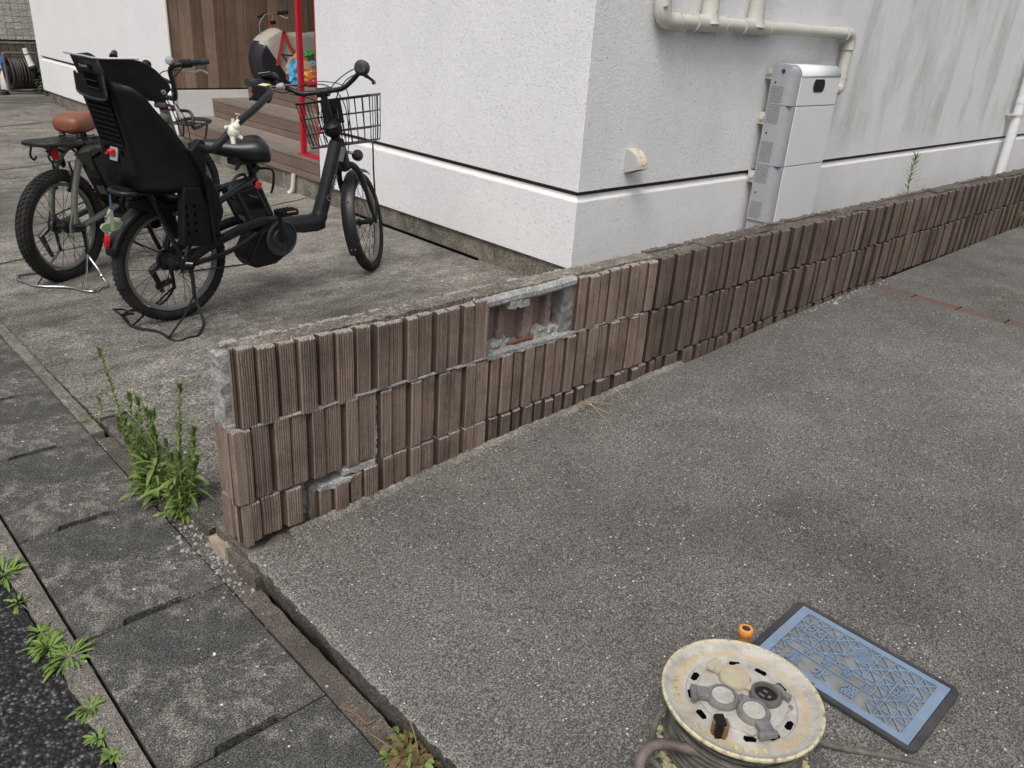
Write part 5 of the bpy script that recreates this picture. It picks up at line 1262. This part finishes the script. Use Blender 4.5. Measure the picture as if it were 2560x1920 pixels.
for s in (1, -1):
    b = MB(); b.tube(PP([(.066, .050*s, .505), (.055, .048*s, .545), (.075, .03*s, .555)]), .005, 6); b.tube(PP([(.066, .050*s, .505), (.04, .045*s, .44), (.04, .035*s, .425)]), [.008, .009, .012], 8); b.build('brake_arm', K, b2k, smooth=True)
b = MB(); b.lathe([(.035, -.004), (.037, .0), (.035, .010), (.02, .03)], 24, Matrix.Translation(P(0, -.035, A2)) @ Matrix.Rotation(R(-90), 4, 'X')); b.tube(PP([(-.02, -.07, .24), (-.055, -.085, .21), (-.03, -.08, .14), (-.02, -.07, .10)]), [.014, .016, .011, .010], 8); b.build('derailleur', M['spoke'], b2k, smooth=True)
b = MB(); b.tube(PP([(.0, .07, A2), (.035, .10, A2)]), .022, 12); b.build('axle_cap', M['gloss'], b2k, smooth=True)
s2_ = stand(b2k, M['steel'], False, r_=.0055)
bike = bk1
# ================================================================ CABLE REEL
rl = thing('cable_reel', 'worn cream drum cable reel wound with grey cable in the foreground', 'cable reel', (1.10, .475, 0))
g = NG('dusty_cream_drum'); x, y, z = g.xyz()
rad = g.math('SQRT', g.math('ADD', g.math('MULTIPLY', x, x), g.math('MULTIPLY', y, y)))
c = g.ramp(g.noise(18, 8, .7), [(.33, (.28, .265, .235)), (.5, (.40, .385, .35)), (.68, (.52, .505, .47))])
band = g.ramp(rad, [(.100, 0), (.109, 1), (.116, 1), (.124, 0)])
c = g.mix(g.math('MULTIPLY', band, g.ramp(g.noise(30, 6, .7), [(.35, .1), (.6, .75)])), c, (.47, .36, .20))
edge = g.ramp(rad, [(.1355, 0), (.138, 1)])
paint = g.mix(g.ramp(g.noise(55, 7, .8), [(.36, 0), (.50, 1)]), (.12, .12, .12), (.56, .51, .34))
c = g.mix(edge, c, paint)
c = g.mix(g.ramp(g.noise(260, 2), [(.66, 0), (.72, 1)]), c, (.14, .13, .12))
m_dr = g.done(c, .85, g.bump(g.noise(60, 6, .7), .5, .0012))
g = NG('drum_edge_paint'); c = g.mix(g.ramp(g.noise(60, 6, .75), [(.44, 0), (.54, 1)]), (.06, .065, .07), (.55, .50, .27)); m_ed = g.done(c, .7)
TZ = .212
slots = [(40, .067), (9, .067), (-21, .067), (-81, .067), (-109, .067), (-138, .067), (163, .067), (132, .067), (102, .067)]
b = MB()
prof = [(.0, .000), (.030, .000), (.060, .000), (.0785, .000), (.0805, -.0035), (.083, -.0035), (.097, -.0035), (.0990, -.0005), (.1245, .0000), (.129, .0030), (.133, .0045), (.1365, .0085), (.1395, .0100), (.1425, .0088), (.1435, .0060), (.1420, .0020), (.1385, -.001), (.128, -.004), (.0, -.006)]
b.lathe([(max(r_, 1e-4), z+TZ) for r_, z in prof], 96, None, caps=False)
b.build('top_flange', m_dr, rl, smooth=True)
# slots punched through the web: dark recessed openings with a lip
for (ang, _) in slots:
    b = MB(); q = [(.0835, -6.0), (.0835, 4.0), (.0880, 7.5), (.0945, 5.5), (.0955, -5.0), (.0900, -7.5)]
    b.add([(r_*math.cos(R(ang+a)), r_*math.sin(R(ang+a)), TZ-.0029) for r_, a in q], [tuple(range(6))])
    b.build('slot', M['void'], rl, solid=.0006)
# bolt-on socket plate with lobes
pl = []
for i in range(72):
    a = 2*math.pi*i/72; k = .0775
    for lobe in (125, -57, 35, -135): 
        d = (math.degrees(a)-lobe+180) % 360-180
        if abs(d) < 9: k = .0775+.0075*math.cos(R(d*10))
    pl.append((k*math.cos(a), k*math.sin(a)))
b = MB(); b.prism(pl, TZ-.001, TZ+.0035, lambda p, q, t: Vector((p, q, t)))
b.prism([(p*.86, q*.86) for p, q in pl], TZ+.0035, TZ+.0052, lambda p, q, t: Vector((p, q, t))); plate = b.build('socket_plate', m_dr, rl, bevel=.001)
m_gr = simple('dusty_dark_rubber', (.10, .105, .115), .8, bump=.5, scale=50, dust=.8, var=.35)
m_tan = simple('dusty_tan_rubber', (.40, .35, .25), .8, bump=.5, scale=50, dust=.3)
Z0 = TZ+.0052
def socket(cx, cy, ang, kind):
    T = Matrix.Translation((cx, cy, Z0)) @ Matrix.Rotation(R(ang), 4, 'Z')
    if kind == 'cap':
        b = MB(); b.lathe([(.0275, -.001), (.0285, .008), (.026, .012), (.0001, .0135)], 32, T)
        o = b.build('socket_cap', m_tan, plate, smooth=True)
        b = MB(); vs = [(-.018, -.012, .0138), (.018, -.012, .0138), (.022, .006, .0133), (-.022, .006, .0133)]; b.add([T @ Vector(v) for v in vs], [(0, 1, 2, 3)])
        b.build('cap_relief', m_tan, o)
        for nm_, (c_, d_) in zip(('cap_hinge', 'cap_latch', 'hinge_pin'), (((.033, 0, .006), (.016, .022, .010)), ((-.030, 0, .006), (.012, .018, .007)), ((.044, .0, .008), (.014, .030, .008)))):
            bb_ = MB(); bb_.box(c_, d_); b = MB(); b.add([T @ Vector(v) for v in bb_.v], bb_.f); b.build(nm_, m_tan, o, bevel=.0015)
        return
    b = MB(); b.lathe([(.029, -.001), (.029, .006), (.026, .0105), (.021, .0105), (.020, .004), (.0001, .004)], 36, T)
    o = b.build('socket_ring', m_gr if kind != 'open' else simple('brown_black_ring', (.075, .065, .06), .7, bump=.4, dust=.4), plate, smooth=True)
    if kind == 'open':
        b = MB(); b.lathe([(.0195, .0042), (.0195, .0046), (.0001, .0046)], 28, T); b.build('socket_face', M['black'], o)
        b = MB()
        for dx, dy, sx, sy in ((-.007, .004, .003, .010), (.006, .004, .003, .008), (-.001, -.008, .006, .004)):
            q = MB(); q.box((dx, dy, .0052), (sx, sy, .0015)); b.add([T @ Vector(v) for v in q.v], q.f)
        b.build('socket_slot', m_gr, o)
    else:
        b = MB(); b.lathe([(.0205, .0085), (.019, .0108), (.0001, .0108)], 28, T); b.build('socket_cover', m_dr, o, smooth=True)
        for nm_, (c_, d_) in zip(('cover_arm', 'cover_hinge', 'cover_latch'), (((.036, 0, .008), (.022, .024, .011)), ((.051, 0, .005), (.010, .034, .012)), ((-.031, 0, .004), (.010, .018, .007)))):
            q = MB(); q.box(c_, d_); b = MB(); b.add([T @ Vector(v) for v in q.v], q.f); b.build(nm_, m_gr, o, bevel=.0018)
socket(.022, .031, 95, 'cap'); socket(-.034, .019, 130, 'flap'); socket(-.021, -.036, -120, 'flap'); socket(.032, -.028, 0, 'open')
b = MB(); b.lathe([(.006, 0), (.006, .003), (.003, .0035)], 16, Matrix.Translation((-.003, -.002, Z0))); b.build('centre_screw', simple('brown_screw', (.16, .12, .09), .7), plate, smooth=True)
b = MB()
for (cx, cy) in ((-.046, .068), (.046, -.071)): b.lathe([(.0045, 0), (.0045, .0025), (.002, .003)], 12, Matrix.Translation((cx, cy, TZ+.0035)))
b.tube(cr([(.058, -.022, TZ+.006), (.064, -.034, TZ+.012), (.060, -.048, TZ+.010)], 4), .005, 8); b.box((.058, -.055, TZ+.008), (.012, .014, .012)); b.build('plate_screw', m_gr, plate, bevel=.001)
cb_ = MB(); Tc = Matrix.Translation((-.101, -.017, TZ+.012)) @ Matrix.Rotation(R(-38), 4, 'Z'); q = MB(); q.box((0, 0, .003), (.017, .024, .036)); cb_.add([Tc @ Vector(v) for v in q.v], q.f); cbo = cb_.build('terminal_block', M['plastic'], rl, bevel=.002)
cb_ = MB()
for k in range(6):
    q = MB(); q.box((.0105, -.002, -.010+.0050*k), (.008, .016, .0016)); q.box((.0060, -.0125, -.010+.0050*k), (.007, .006, .0016)); q.box((-.0095, .0, -.010+.0050*k), (.004, .010, .0016)); cb_.add([Tc @ Vector(v) for v in q.v], q.f)
cb_.build('contacts', M['brass'], cbo)
# embossed ring lettering, reading around the rim
def ringtext(s, a0, step, r_, mat, size=.0125):
    for i, chx in enumerate(s):
        if chx == ' ': continue
        a = R(a0-step*i); Mx = Matrix.Translation((r_*math.cos(a), r_*math.sin(a), TZ+.0002)) @ Matrix.Rotation(a-R(90), 4, 'Z'); text('letter', chx, size, mat, Mx, letters, extrude=.0012, bold=.0004)
m_let = simple('ochre_letter_paint', (.46, .38, .22), .8, var=.35, scale=80)
letters = MB(); letters.box((0, 0, TZ-.004), (.02, .02, .002)); letters = letters.build('lettering', m_dr, rl)
ringtext('REEL', -152, -8.0, .1165, simple('yellow_letter_paint', (.60, .50, .22), .8))
ringtext('CORD', -104, -8.6, .1165, m_let); ringtext('HARD', 172, -8, .1165, m_let); ringtext('WORK', 118, -9, .1165, m_let); ringtext('CORD REEL', 70, -8.5, .1165, m_let)
# cable wraps
g = NG('dusty_grey_cable'); c = g.ramp(g.noise(24, 6, .7), [(.3, (.045, .043, .036)), (.52, (.10, .097, .083)), (.72, (.19, .18, .155))]); m_cb = g.done(c, .75, g.bump(g.noise(200, 2), .3, .0008))
b = MB(); r = random.Random(2)
for layer in range(3):
    for k in range(13):
        z0 = .098+.0088*k; rr_ = .098+.010*layer+r.uniform(-.002, .003); tilt = r.uniform(-.05, .05); ph = r.uniform(0, 6.28)
        if layer == 2 and k > 9 and r.random() < .3: continue
        b.tube([(rr_*math.cos(a), rr_*math.sin(a), min(TZ-.012, z0+rr_*tilt*math.sin(a+ph)+.002*math.sin(3*a+ph))) for a in [2*math.pi*j/40 for j in range(40)]], .0052, 7, closed=True)
b.tube(cr([(-.09, .085, .192), (-.118, .088, .18), (-.140, .082, .15), (-.150, .070, .115), (-.145, .05, .10)], 6), .0055, 8)
b.build('cable_winding', m_cb, rl, smooth=True)
b = MB(); b.tube([(0, 0, .09), (0, 0, TZ-.012)], .07, 32); b.build('drum_core', M['black'], rl, smooth=True)
b = MB(); b.lathe([(.0001, .082), (.130, .082), (.138, .078), (.142, .084), (.1425, .090), (.136, .090), (.0001, .088)], 64, None, caps=False); b.build('bottom_flange', m_ed, rl, smooth=True)
m_fr = simple('brown_painted_tube', (.085, .060, .055), .6, var=.4, scale=20, dust=.7)
b = MB(); zf = zdrive(1.1)
b.tube(cr([(-.20, .015, zf+.01), (-.206, .03, .10), (-.213, .050, .140), (-.195, .062, .156), (-.165, .060, .162), (-.140, .040, .163), (-.114, 0, .162), (-.082, -.068, .160), (-.05, -.14, .155), (-.03, -.19, .12), (-.03, -.20, zf+.01)], 6), .0098, 12)
b.tube(cr([(-.20, .015, zf+.010), (-.10, -.04, zf+.010), (-.06, -.12, zf+.010), (-.03, -.20, zf+.01)], 6), .009, 10)
b.tube([(0, 0, zf), (0, 0, .1)], .02, 12)
b.build('tube_frame', m_fr, rl, smooth=True)
b = MB(); b.tube(cr([(.085, -.065, .13), (.125, -.095, .105), (.170, -.130, .080), (.24, -.22, .078), (.33, -.36, .080), (.5, -.55, .085)], 8), .0058, 10); b.build('loose_cable', m_cb, rl, smooth=True)
oc = thing('orange_cap', 'short orange plastic plug with a grey centre behind the cable reel', 'plastic plug', (1.353, .609, zdrive(1.35)))
b = MB(); b.lathe([(.012, 0), (.0130, .047), (.0155, .050), (.0160, .060), (.0142, .0635), (.0092, .0642), (.0088, .0625), (.0001, .0625)], 28); b.build('body', M['orange'], oc, smooth=True)
b = MB(); b.lathe([(.0092, .0627), (.0001, .0640)], 20); b.build('centre', M['plastic2'], oc, smooth=True)
# ================================================================ WATER METER LID
wm = thing('water_meter_lid', 'blue cast water meter lid in a black frame set in the driveway', 'meter lid')
wm.matrix_basis = Matrix.Translation((1.4735, .4215, zdrive(1.4735)+.0035)) @ Matrix.Rotation(-math.atan(.0625), 4, 'Y') @ Matrix.Rotation(R(-90), 4, 'Z')
LX, LY = .365/2, .227/2; IX, IY = .330/2, .203/2
def rrect(x, y, r_, n=5):
    pts = []
    for (cx, cy, a0) in ((x-r_, y-r_, 0), (-x+r_, y-r_, 90), (-x+r_, -y+r_, 180), (x-r_, -y+r_, 270)):
        for i in range(n+1): a = R(a0+90*i/n); pts.append((cx+r_*math.cos(a), cy+r_*math.sin(a)))
    return pts
b = MB(); o_, i_ = rrect(LX, LY, .018), rrect(IX+.0015, IY+.0015, .003); n = len(o_)
vs = [(x, y, .0) for x, y in o_]+[(x*.997, y*.995, .006) for x, y in o_]+[(x, y, .006) for x, y in i_]+[(x, y, -.004) for x, y in i_]
fs = []
for k in range(3):
    for i in range(n): fs.append((k*n+i, k*n+(i+1) % n, (k+1)*n+(i+1) % n, (k+1)*n+i))
b.add(vs, fs); b.build('frame', M['ironblack'], wm)
def lidmat(name, a, c, dirt):
    g = NG(name); f = g.noise(40, 6, .7); col = g.mix(f, a, c)
    col = g.mix(g.math('MULTIPLY', g.ramp(g.noise(16, 7, .75), [(.40, 0), (.60, 1)]), dirt), col, (.14, .125, .105)); return g.done(col, .55, g.bump(g.noise(200, 3), .4, .0008))
m_blue = lidmat('blue_cast_resin', (.145, .215, .315), (.21, .29, .39), .2); m_rec = lidmat('silted_recess', (.17, .19, .20), (.27, .29, .29), .8)
b = MB(); b.bx(-IX, IX, -IY, IY, -.006, .0004); b.build('lid', m_rec, wm)
b = MB(); hgt = .0060; z0_ = .0004
bd = .014
b.bx(-IX, IX, IY-bd, IY, z0_, hgt); b.bx(-IX, IX-.0, -IY, -IY+.017, z0_, hgt); b.bx(-IX, -IX+.021, -IY+.0171, IY-bd-.0001, z0_, hgt); b.bx(IX-.021, IX, -IY+.0171, IY-bd-.0001, z0_, hgt)
gx0, gx1, gy0, gy1 = -IX+.021, IX-.021, -IY+.017, IY-bd
NC, NR = 10, 6; cw, chh = (gx1-gx0)/NC, (gy1-gy0)/NR
box_w = (-.110, .058, 1.35, 1.1); occupied = []
def seg(x0, y0, x1, y1, w_=.0024, top=hgt-.0004):
    d = Vector((x1-x0, y1-y0, 0)); L_ = d.length; a = math.atan2(d.y, d.x); b.box(((x0+x1)/2, (y0+y1)/2, (z0_+top)/2), (L_, w_, top-z0_), Matrix.Rotation(a, 3, 'Z'))
def blocked(x, y):
    if -.127 < x < -.081 and .025 < y < .069: return True          # box of the first character
    if .081 < x < .127 and -.007 < y < .037: return True            # box of the second character
    if (x-.0)**2+(y-.058)**2 < .024**2: return True                 # emblem
    if abs(x+.012)+abs(y-.018)*1.2 < .021: return True               # lozenge
    if -.128 < x < .062 and y < -.010: return True                 # text bands
    return False
kk = 0
def clip(x0, y0, x1, y1, w_=.0023):
    global kk
    n_ = 10; run = None
    for i in range(n_):
        xm, ym = x0+(x1-x0)*(i+.5)/n_, y0+(y1-y0)*(i+.5)/n_; ok = not blocked(xm, ym)
        if ok and run is None: run = i
        if (not ok or i == n_-1) and run is not None:
            e = i if not ok else i+1; kk += 1; seg(x0+(x1-x0)*run/n_, y0+(y1-y0)*run/n_, x0+(x1-x0)*e/n_, y0+(y1-y0)*e/n_, w_, hgt-.0004-.00002*(kk % 9)); run = None
for j in range(NR+1):
    for i in range(NC):
        clip(gx0+i*cw, gy0+j*chh, gx0+(i+1)*cw, gy0+j*chh, .0020) if 0 < j < NR else None
for i in range(NC+1):
    for j in range(NR): clip(gx0+i*cw, gy0+j*chh, gx0+i*cw, gy0+(j+1)*chh, .0020) if 0 < i < NC else None
for i in range(NC):
    for j in range(NR):
        clip(gx0+i*cw, gy0+(j+1)*chh, gx0+(i+1)*cw, gy0+j*chh)
        if (i+j) % 2 == 0: clip(gx0+i*cw, gy0+j*chh, gx0+(i+1)*cw, gy0+(j+1)*chh)
def frame_(x0, x1, y0, y1, w_=.003):
    b.bx(x0, x1, y1-w_, y1, z0_, hgt); b.bx(x0, x1, y0, y0+w_, z0_, hgt); b.bx(x0, x0+w_, y0+w_, y1-w_, z0_, hgt); b.bx(x1-w_, x1, y0+w_, y1-w_, z0_, hgt)
frame_(-.125, -.083, .027, .067); frame_(.083, .125, -.005, .035); frame_(-.128, .062, -.036, -.010, .0022)
b.bx(-.128, .062, -.084, -.0805, z0_, hgt)
b.build('lid_ribs', m_blue, wm)
b = MB()
for r_ in (.0195, .0150, .0105): b.lathe([(r_, z0_), (r_, hgt), (r_-.0022, hgt), (r_-.0022, z0_)], 36, Matrix.Translation((0, .058, 0)), caps=False)
b.lathe([(.0225, z0_-.001), (.0225, .0028), (.0001, .0028)], 36, Matrix.Translation((0, .058, 0)), caps=False)
b.build('emblem', m_blue, wm)
def kan(s, x, y, sz, rz=0): text('lettering', s, sz, m_blue, Matrix.Translation((x, y, .0028)) @ Matrix.Rotation(R(rz), 4, 'Z'), wm, extrude=.0026, bold=.0)
kan('水', -.104, .0465, .034); kan('道', .104, .0145, .034); kan('水', 0, .058, .014)
for i, chx in enumerate('積載禁止'): kan(chx, -.085+.043*i, -.0235, .020)
for i, chx in enumerate('量水器'): kan(chx, -.098+.062*i, -.060, .034)
b = MB(); b.bx(-.052, -.030, -IY-.003, -IY+.006, -.001, .0061); b.build('lifting_notch', M['groove'], wm)
# ================================================================ PLANTS
def leaf(b, p, d, L, wd, droop=.35, r=random, mi=0, seg=4):
    d = Vector(d).normalized(); side = d.cross(Vector((0, 0, 1)))
    side = side.normalized() if side.length > .05 else Vector((1, 0, 0))
    side = (side+Vector((0, 0, r.uniform(-.5, .5)))).normalized(); vs = []; fs = []; p = Vector(p)
    for i in range(seg+1):
        t = i/seg; q = p+d*L*t+Vector((0, 0, -droop*L*t*t)); w_ = wd*math.sin(math.pi*min(.999, .12+t*.88))**.8
        vs += [q-side*w_, q+Vector((0, 0, -w_*.25)), q+side*w_]
    for i in range(seg): a = i*3; fs += [(a, a+1, a+4, a+3), (a+1, a+2, a+5, a+4)]
    b.add(vs, fs, mi)
def weed_stem(bs, bl, base, top, n, L, wd, r, bend=.0, lowL=1.0, tip=True, bulge=.6):
    base, top = Vector(base), Vector(top); mid = base.lerp(top, .5)+Vector((r.uniform(-bend, bend), r.uniform(-bend, bend), 0))
    pts = cr([base, mid, top], 8); bs.tube(pts, [.0028*(1-.6*i/(len(pts)-1)) for i in range(len(pts))], 5)
    for i in range(n):
        t = (i+.5)/n; k = min(len(pts)-2, int(t*(len(pts)-1))); p = pts[k].lerp(pts[k+1], t*(len(pts)-1)-k)
        a = i*2.4+r.uniform(-.4, .4); up = .35+1.1*t; s = (1-.62*t)*r.uniform(.65, 1.2)
        leaf(bl, p, (math.cos(a), math.sin(a), up), L*s, wd*(.6+.4*s), droop=.5*(1-t), r=r)
    if tip:
        for i in range(16): a = i*2.4; leaf(bl, top-Vector((0, 0, .028*i/16)), (math.cos(a), math.sin(a), 1.2), .013, .003, 0, r, seg=2)
def stalky(name, label, loc, stems, basal, seed, leafmat='leaf2', L=.06, group=None):
    r = random.Random(seed); o = thing(name, label, 'plant', loc, group=group); bs, bl = MB(), MB()
    for (bx_, by_, tx, ty, tz, n) in stems: weed_stem(bs, bl, (bx_, by_, 0), (tx, ty, tz), n, L*r.uniform(.85, 1.15), .0034, r, .012)
    for i in range(basal):
        a = r.uniform(0, 6.28); q = r.uniform(0, .055); z = r.uniform(0, .14)
        leaf(bl, (q*math.cos(a), q*math.sin(a), z), (math.cos(a), math.sin(a), r.uniform(.1, 1.2)), L*r.uniform(.7, 1.5), r.uniform(.003, .0068), r.uniform(.3, .9), r)
    bs.build('stem', M[leafmat], o); bl.build('leaves', M[leafmat], o); return o
# main clump, two groups of stems in the joint by the yard corner
r = random.Random(5)
st1b = [(r.uniform(-.02, .02), r.uniform(.02, .06), r.uniform(-.05, .05), r.uniform(.03, .19), r.uniform(.12, .24), 44) for _ in range(9)]
st2b = [(r.uniform(-.01, .01), r.uniform(-.03, .01), r.uniform(-.03, .06), r.uniform(-.06, .05), r.uniform(.10, .22), 40) for _ in range(8)]
st1 = [(-.015, .06, -.025, .25, .40, 90), (-.01, .05, -.0, .13, .30, 70), (0, .05, .015, .11, .29, 70), (.0, .03, .03, .07, .26, 60), (-.02, .05, -.03, .16, .22, 50), (.01, .04, .05, .10, .24, 50), (.01, .02, .02, .03, .23, 50), (-.02, .03, -.04, .08, .20, 44)]
stalky('tall_weed', 'taller left half of the green weed clump, with the highest stalk', (.672, 2.075, -.03), st1+st1b, 70, 3, L=.052)
st2 = [(.0, -.02, .035, .0, .385, 80), (.005, -.02, .05, -.02, .26, 64), (0, -.01, .02, .0, .27, 64), (-.01, -.02, .0, -.03, .20, 50), (.01, 0, .06, .02, .20, 50), (0, -.03, .03, -.05, .17, 44), (0, .01, -.01, .03, .22, 50)]
stalky('tall_weed', 'shorter right half of the green weed clump beside the yard slab corner', (.700, 1.985, -.02), st2+st2b, 60, 4, L=.052)
stalky('young_weed', 'small sprig of grass at the end of the rubber joint behind the weed clump', (.700, 2.640, -.01), [(0, 0, .02, .03, .07, 8)], 10, 6, L=.05)
stalky('young_weed', 'upright feathery weed growing behind the block wall below the battery cabinet', (5.05, 1.90, .42), [(0, 0, -.01, .01, .285, 70)], 0, 7, L=.125)
stalky('young_weed', 'green weed at the foot of the block wall on the right edge of the photo', (6.28, 1.56, .205), [(0, 0, 0, 0, .16, 22), (.02, 0, .06, -.03, .14, 18)], 20, 8, L=.055)
stalky('young_weed', 'tiny weed sprouting beside the far end of the brick strip', (4.14, 1.02, .172), [], 16, 9, L=.022)
stalky('young_weed', 'thin yellowish blades behind the wall left of the white downpipe', (8.75, 1.95, .40), [(0, 0, .0, .0, .22, 6), (.08, 0, .09, 0, .20, 6)], 4, 10, L=.05)
stalky('young_weed', 'dark reedy blades behind the wall at the right edge of the photo', (9.9, 2.1, .40), [(0, 0, .0, .0, .36, 8), (.1, 0, .12, 0, .33, 8)], 4, 11, L=.06)
# low rosettes along the road edge
def rosette(label, x, y, rad, n, seed, up=.6):
    r = random.Random(seed); o = MB()
    for k in range(int(n*1.5)):
        a = r.uniform(0, 6.28); q = r.uniform(0, rad*.5)
        leaf(o, (x+q*math.cos(a), y+q*math.sin(a), -.012), (math.cos(a), math.sin(a), r.uniform(.15, up*2)), rad*r.uniform(.5, 1.15), r.uniform(.0022, .0048), r.uniform(.3, .8), r)
    return tag(o.build('low_weed', M['leaf'] if seed != 24 else M['leaf2']), label, 'plant', 'low weeds along the road edge')
rosette('largest lone green weed at the left edge of the photo, beside the gutter edging', .252, 1.965, .060, 34, 21, .9)
rosette('small two-leaved weed below the weed at the left edge of the photo', .252, 1.835, .032, 9, 22)
rosette('small weed at the top of the row of three touching weeds on the asphalt edge', .262, 1.700, .035, 16, 23)
rosette('bushy light green weed in the middle of the row of three touching weeds', .262, 1.640, .048, 34, 25)
rosette('widest leafy weed at the bottom of the row of three touching weeds', .285, 1.585, .058, 40, 26, .5)
rosette('greyish green weed alone on the edging below the three touching weeds', .272, 1.410, .036, 26, 24)
rosette('tiny bright weed, upper of the last two along the asphalt edge', .258, 1.325, .022, 14, 27)
rosette('tiny ragged weed, lower of the last two along the asphalt edge', .264, 1.268, .024, 18, 28)
# dried clump at the bottom
r = random.Random(31); dc = thing('dried_weed', 'half-dead brown weed clump at the bottom edge between gutter and driveway', 'plant', (.690, .905, -.02))
b1, b2 = MB(), MB()
for k in range(210):
    a = r.uniform(0, 6.28); q = r.uniform(0, .050); b_ = b1 if r.random() < .6 else b2
    leaf(b_, (q*math.cos(a)*.8, q*math.sin(a)*1.3, r.uniform(0, .03)), (math.cos(a), math.sin(a), r.uniform(-.2, 1.1)), r.uniform(.012, .032), r.uniform(.003, .008), r.uniform(.2, 1.2), r)
b1.build('dead_leaves', M['deadleaf'], dc); b2.build('green_leaves', M['leaf2'], dc)
b = MB(); b.tube(cr([(0, -.03, 0), (.01, .0, .05), (.02, .04, .075)], 5), .0014, 5); b.tube(cr([(0, 0, 0), (-.03, .04, .03), (-.035, .09, .02)], 5), .0012, 5); b.build('dry_stalk', simple('straw', (.22, .14, .08), .8), dc)
# bush by the far house corner
r = random.Random(41); bu = thing('ivy_bush', 'low dark green leafy bush at the far corner of the white house', 'plant', (3.42, 12.45, -.03)); b = MB(); s = MB()
for k in range(420):
    a = r.uniform(0, 6.28); q = r.uniform(0, 1)**.5; z = r.uniform(.0, .40); rad = .17*(1-(z/.46)**2)+.02
    leaf(b, (q*rad*math.cos(a), q*rad*math.sin(a), z), (math.cos(a), math.sin(a), r.uniform(-.4, .8)), r.uniform(.04, .08), r.uniform(.012, .024), .4, r, seg=2)
for k in range(6): s.tube([(0, 0, 0), (r.uniform(-.1, .1), r.uniform(-.1, .1), r.uniform(.2, .36))], .005, 5)
b.build('leaves', M['dark_leaf'], bu); s.build('stems', M['deadleaf'], bu)
# ---- loose stone chips (nobody could count them)
def chips(b, spots, r):
    for (x, y, z, s) in spots:
        n = 6; base = [Vector((math.cos(a)*s*r.uniform(.6, 1.1), math.sin(a)*s*r.uniform(.5, 1.0), 0)) for a in [6.283*i/n for i in range(n)]]
        rot = Matrix.Rotation(r.uniform(0, 6.28), 3, 'Z'); h = s*r.uniform(.4, .9); c = Vector((x, y, z))
        vs = [c+rot @ v for v in base]+[c+rot @ (v*.6)+Vector((0, 0, h)) for v in base]
        b.add(vs, [tuple(range(n-1, -1, -1)), tuple(range(n, 2*n))]+[(i, (i+1) % n, n+(i+1) % n, n+i) for i in range(n)])
r = random.Random(51); b = MB(); sp = []
for i in range(210):
    y = r.gauss(1.74, .11); x = r.gauss(.672, .022)
    if x > .703 or (.645 < x < .65): continue
    z = -.020 if x > .652 else -.0095
    sp.append((x, y, z, r.choice((.002, .003, .003, .004, .006, .008))))
for i in range(70): x = r.uniform(.43, .66); sp.append((x, r.uniform(1.3, 2.3), -.0095 if x < .65 else -.020, r.uniform(.0012, .0028)))
for i in range(40): y = r.uniform(2.45, 2.62); sp.append((.655+r.gauss(0, .004), y, -.020, r.uniform(.0015, .004)))
for i in range(60): x = r.uniform(.85, 2.1); sp.append((x, 1.605-abs(r.gauss(0, .02)), zdrive(x), r.uniform(.0015, .004)*(1.7 if r.random() < .15 else 1)))
for i in range(60): x = r.gauss(3.75, .35); sp.append((x, 1.60-abs(r.gauss(0, .02)), zdrive(x), r.uniform(.003, .007)))
for i in range(260): x = r.uniform(.78, 4.0); y = r.uniform(-.3, 1.6); sp.append((x, y, zdrive(x), r.uniform(.0010, .0022)))
chips(b, sp, r); tag(b.build('stone_chips', M['pebble']), 'pale loose stone chips scattered by the wall end and over the concrete', 'gravel', kind='stuff')
# individually visible bits
def scrap(name, label, cat, x, y, z, s, mat, seed):
    b = MB(); chips(b, [(x, y, z, s)], random.Random(seed)); return tag(b.build(name, mat), label, cat)
scrap('white_chip', 'small white angular chip lying alone on the blotched gutter cover', 'stone', .523, 1.396, -.0095, .0062, M['white'], 1)
scrap('stone_chunk', 'largest pale chip at the wall foot, right of the broken bottom block', 'stone', 3.62, 1.56, zdrive(3.62), .016, M['pebble'], 2)
b = MB(); rough(b, .690, .735, 1.70, 1.79, -.035, .012, step=.012, amp=.006, seed=9); tag(b.build('mortar_lump', simple('sandy_mortar', (.34, .29, .22), .9, var=.4, scale=60, bump=1), smooth=True), 'sandy crumbled mortar lump beside the wall end among the chips', 'mortar lump')
b = MB(); b.tube(cr([(.655, 1.09, -.008), (.668, 1.06, -.012), (.672, 1.03, -.014), (.69, 1.025, -.012)], 5), [.0028]+[.0013]*15, 6)
tag(b.build('dead_twig', simple('orange_twig', (.24, .12, .06), .8)), 'curled orange dead leaf stalk lying in the mortar strip', 'twig')
b = MB()
for (a, c) in (((1.91, 1.60), (1.96, 1.51)), ((1.93, 1.60), (1.92, 1.50)), ((1.92, 1.59), (2.02, 1.55)), ((2.08, 1.6), (2.09, 1.56))): b.tube([(a[0], a[1], zdrive(a[0])+.03), ((a[0]+c[0])/2, (a[1]+c[1])/2, zdrive(a[0])+.02), (c[0], c[1], zdrive(c[0])+.002)], .0012, 5)
tag(b.build('dry_grass', simple('dry_straw', (.35, .28, .17), .8)), 'few dry grass blades at the foot of the wall in the middle', 'plant')
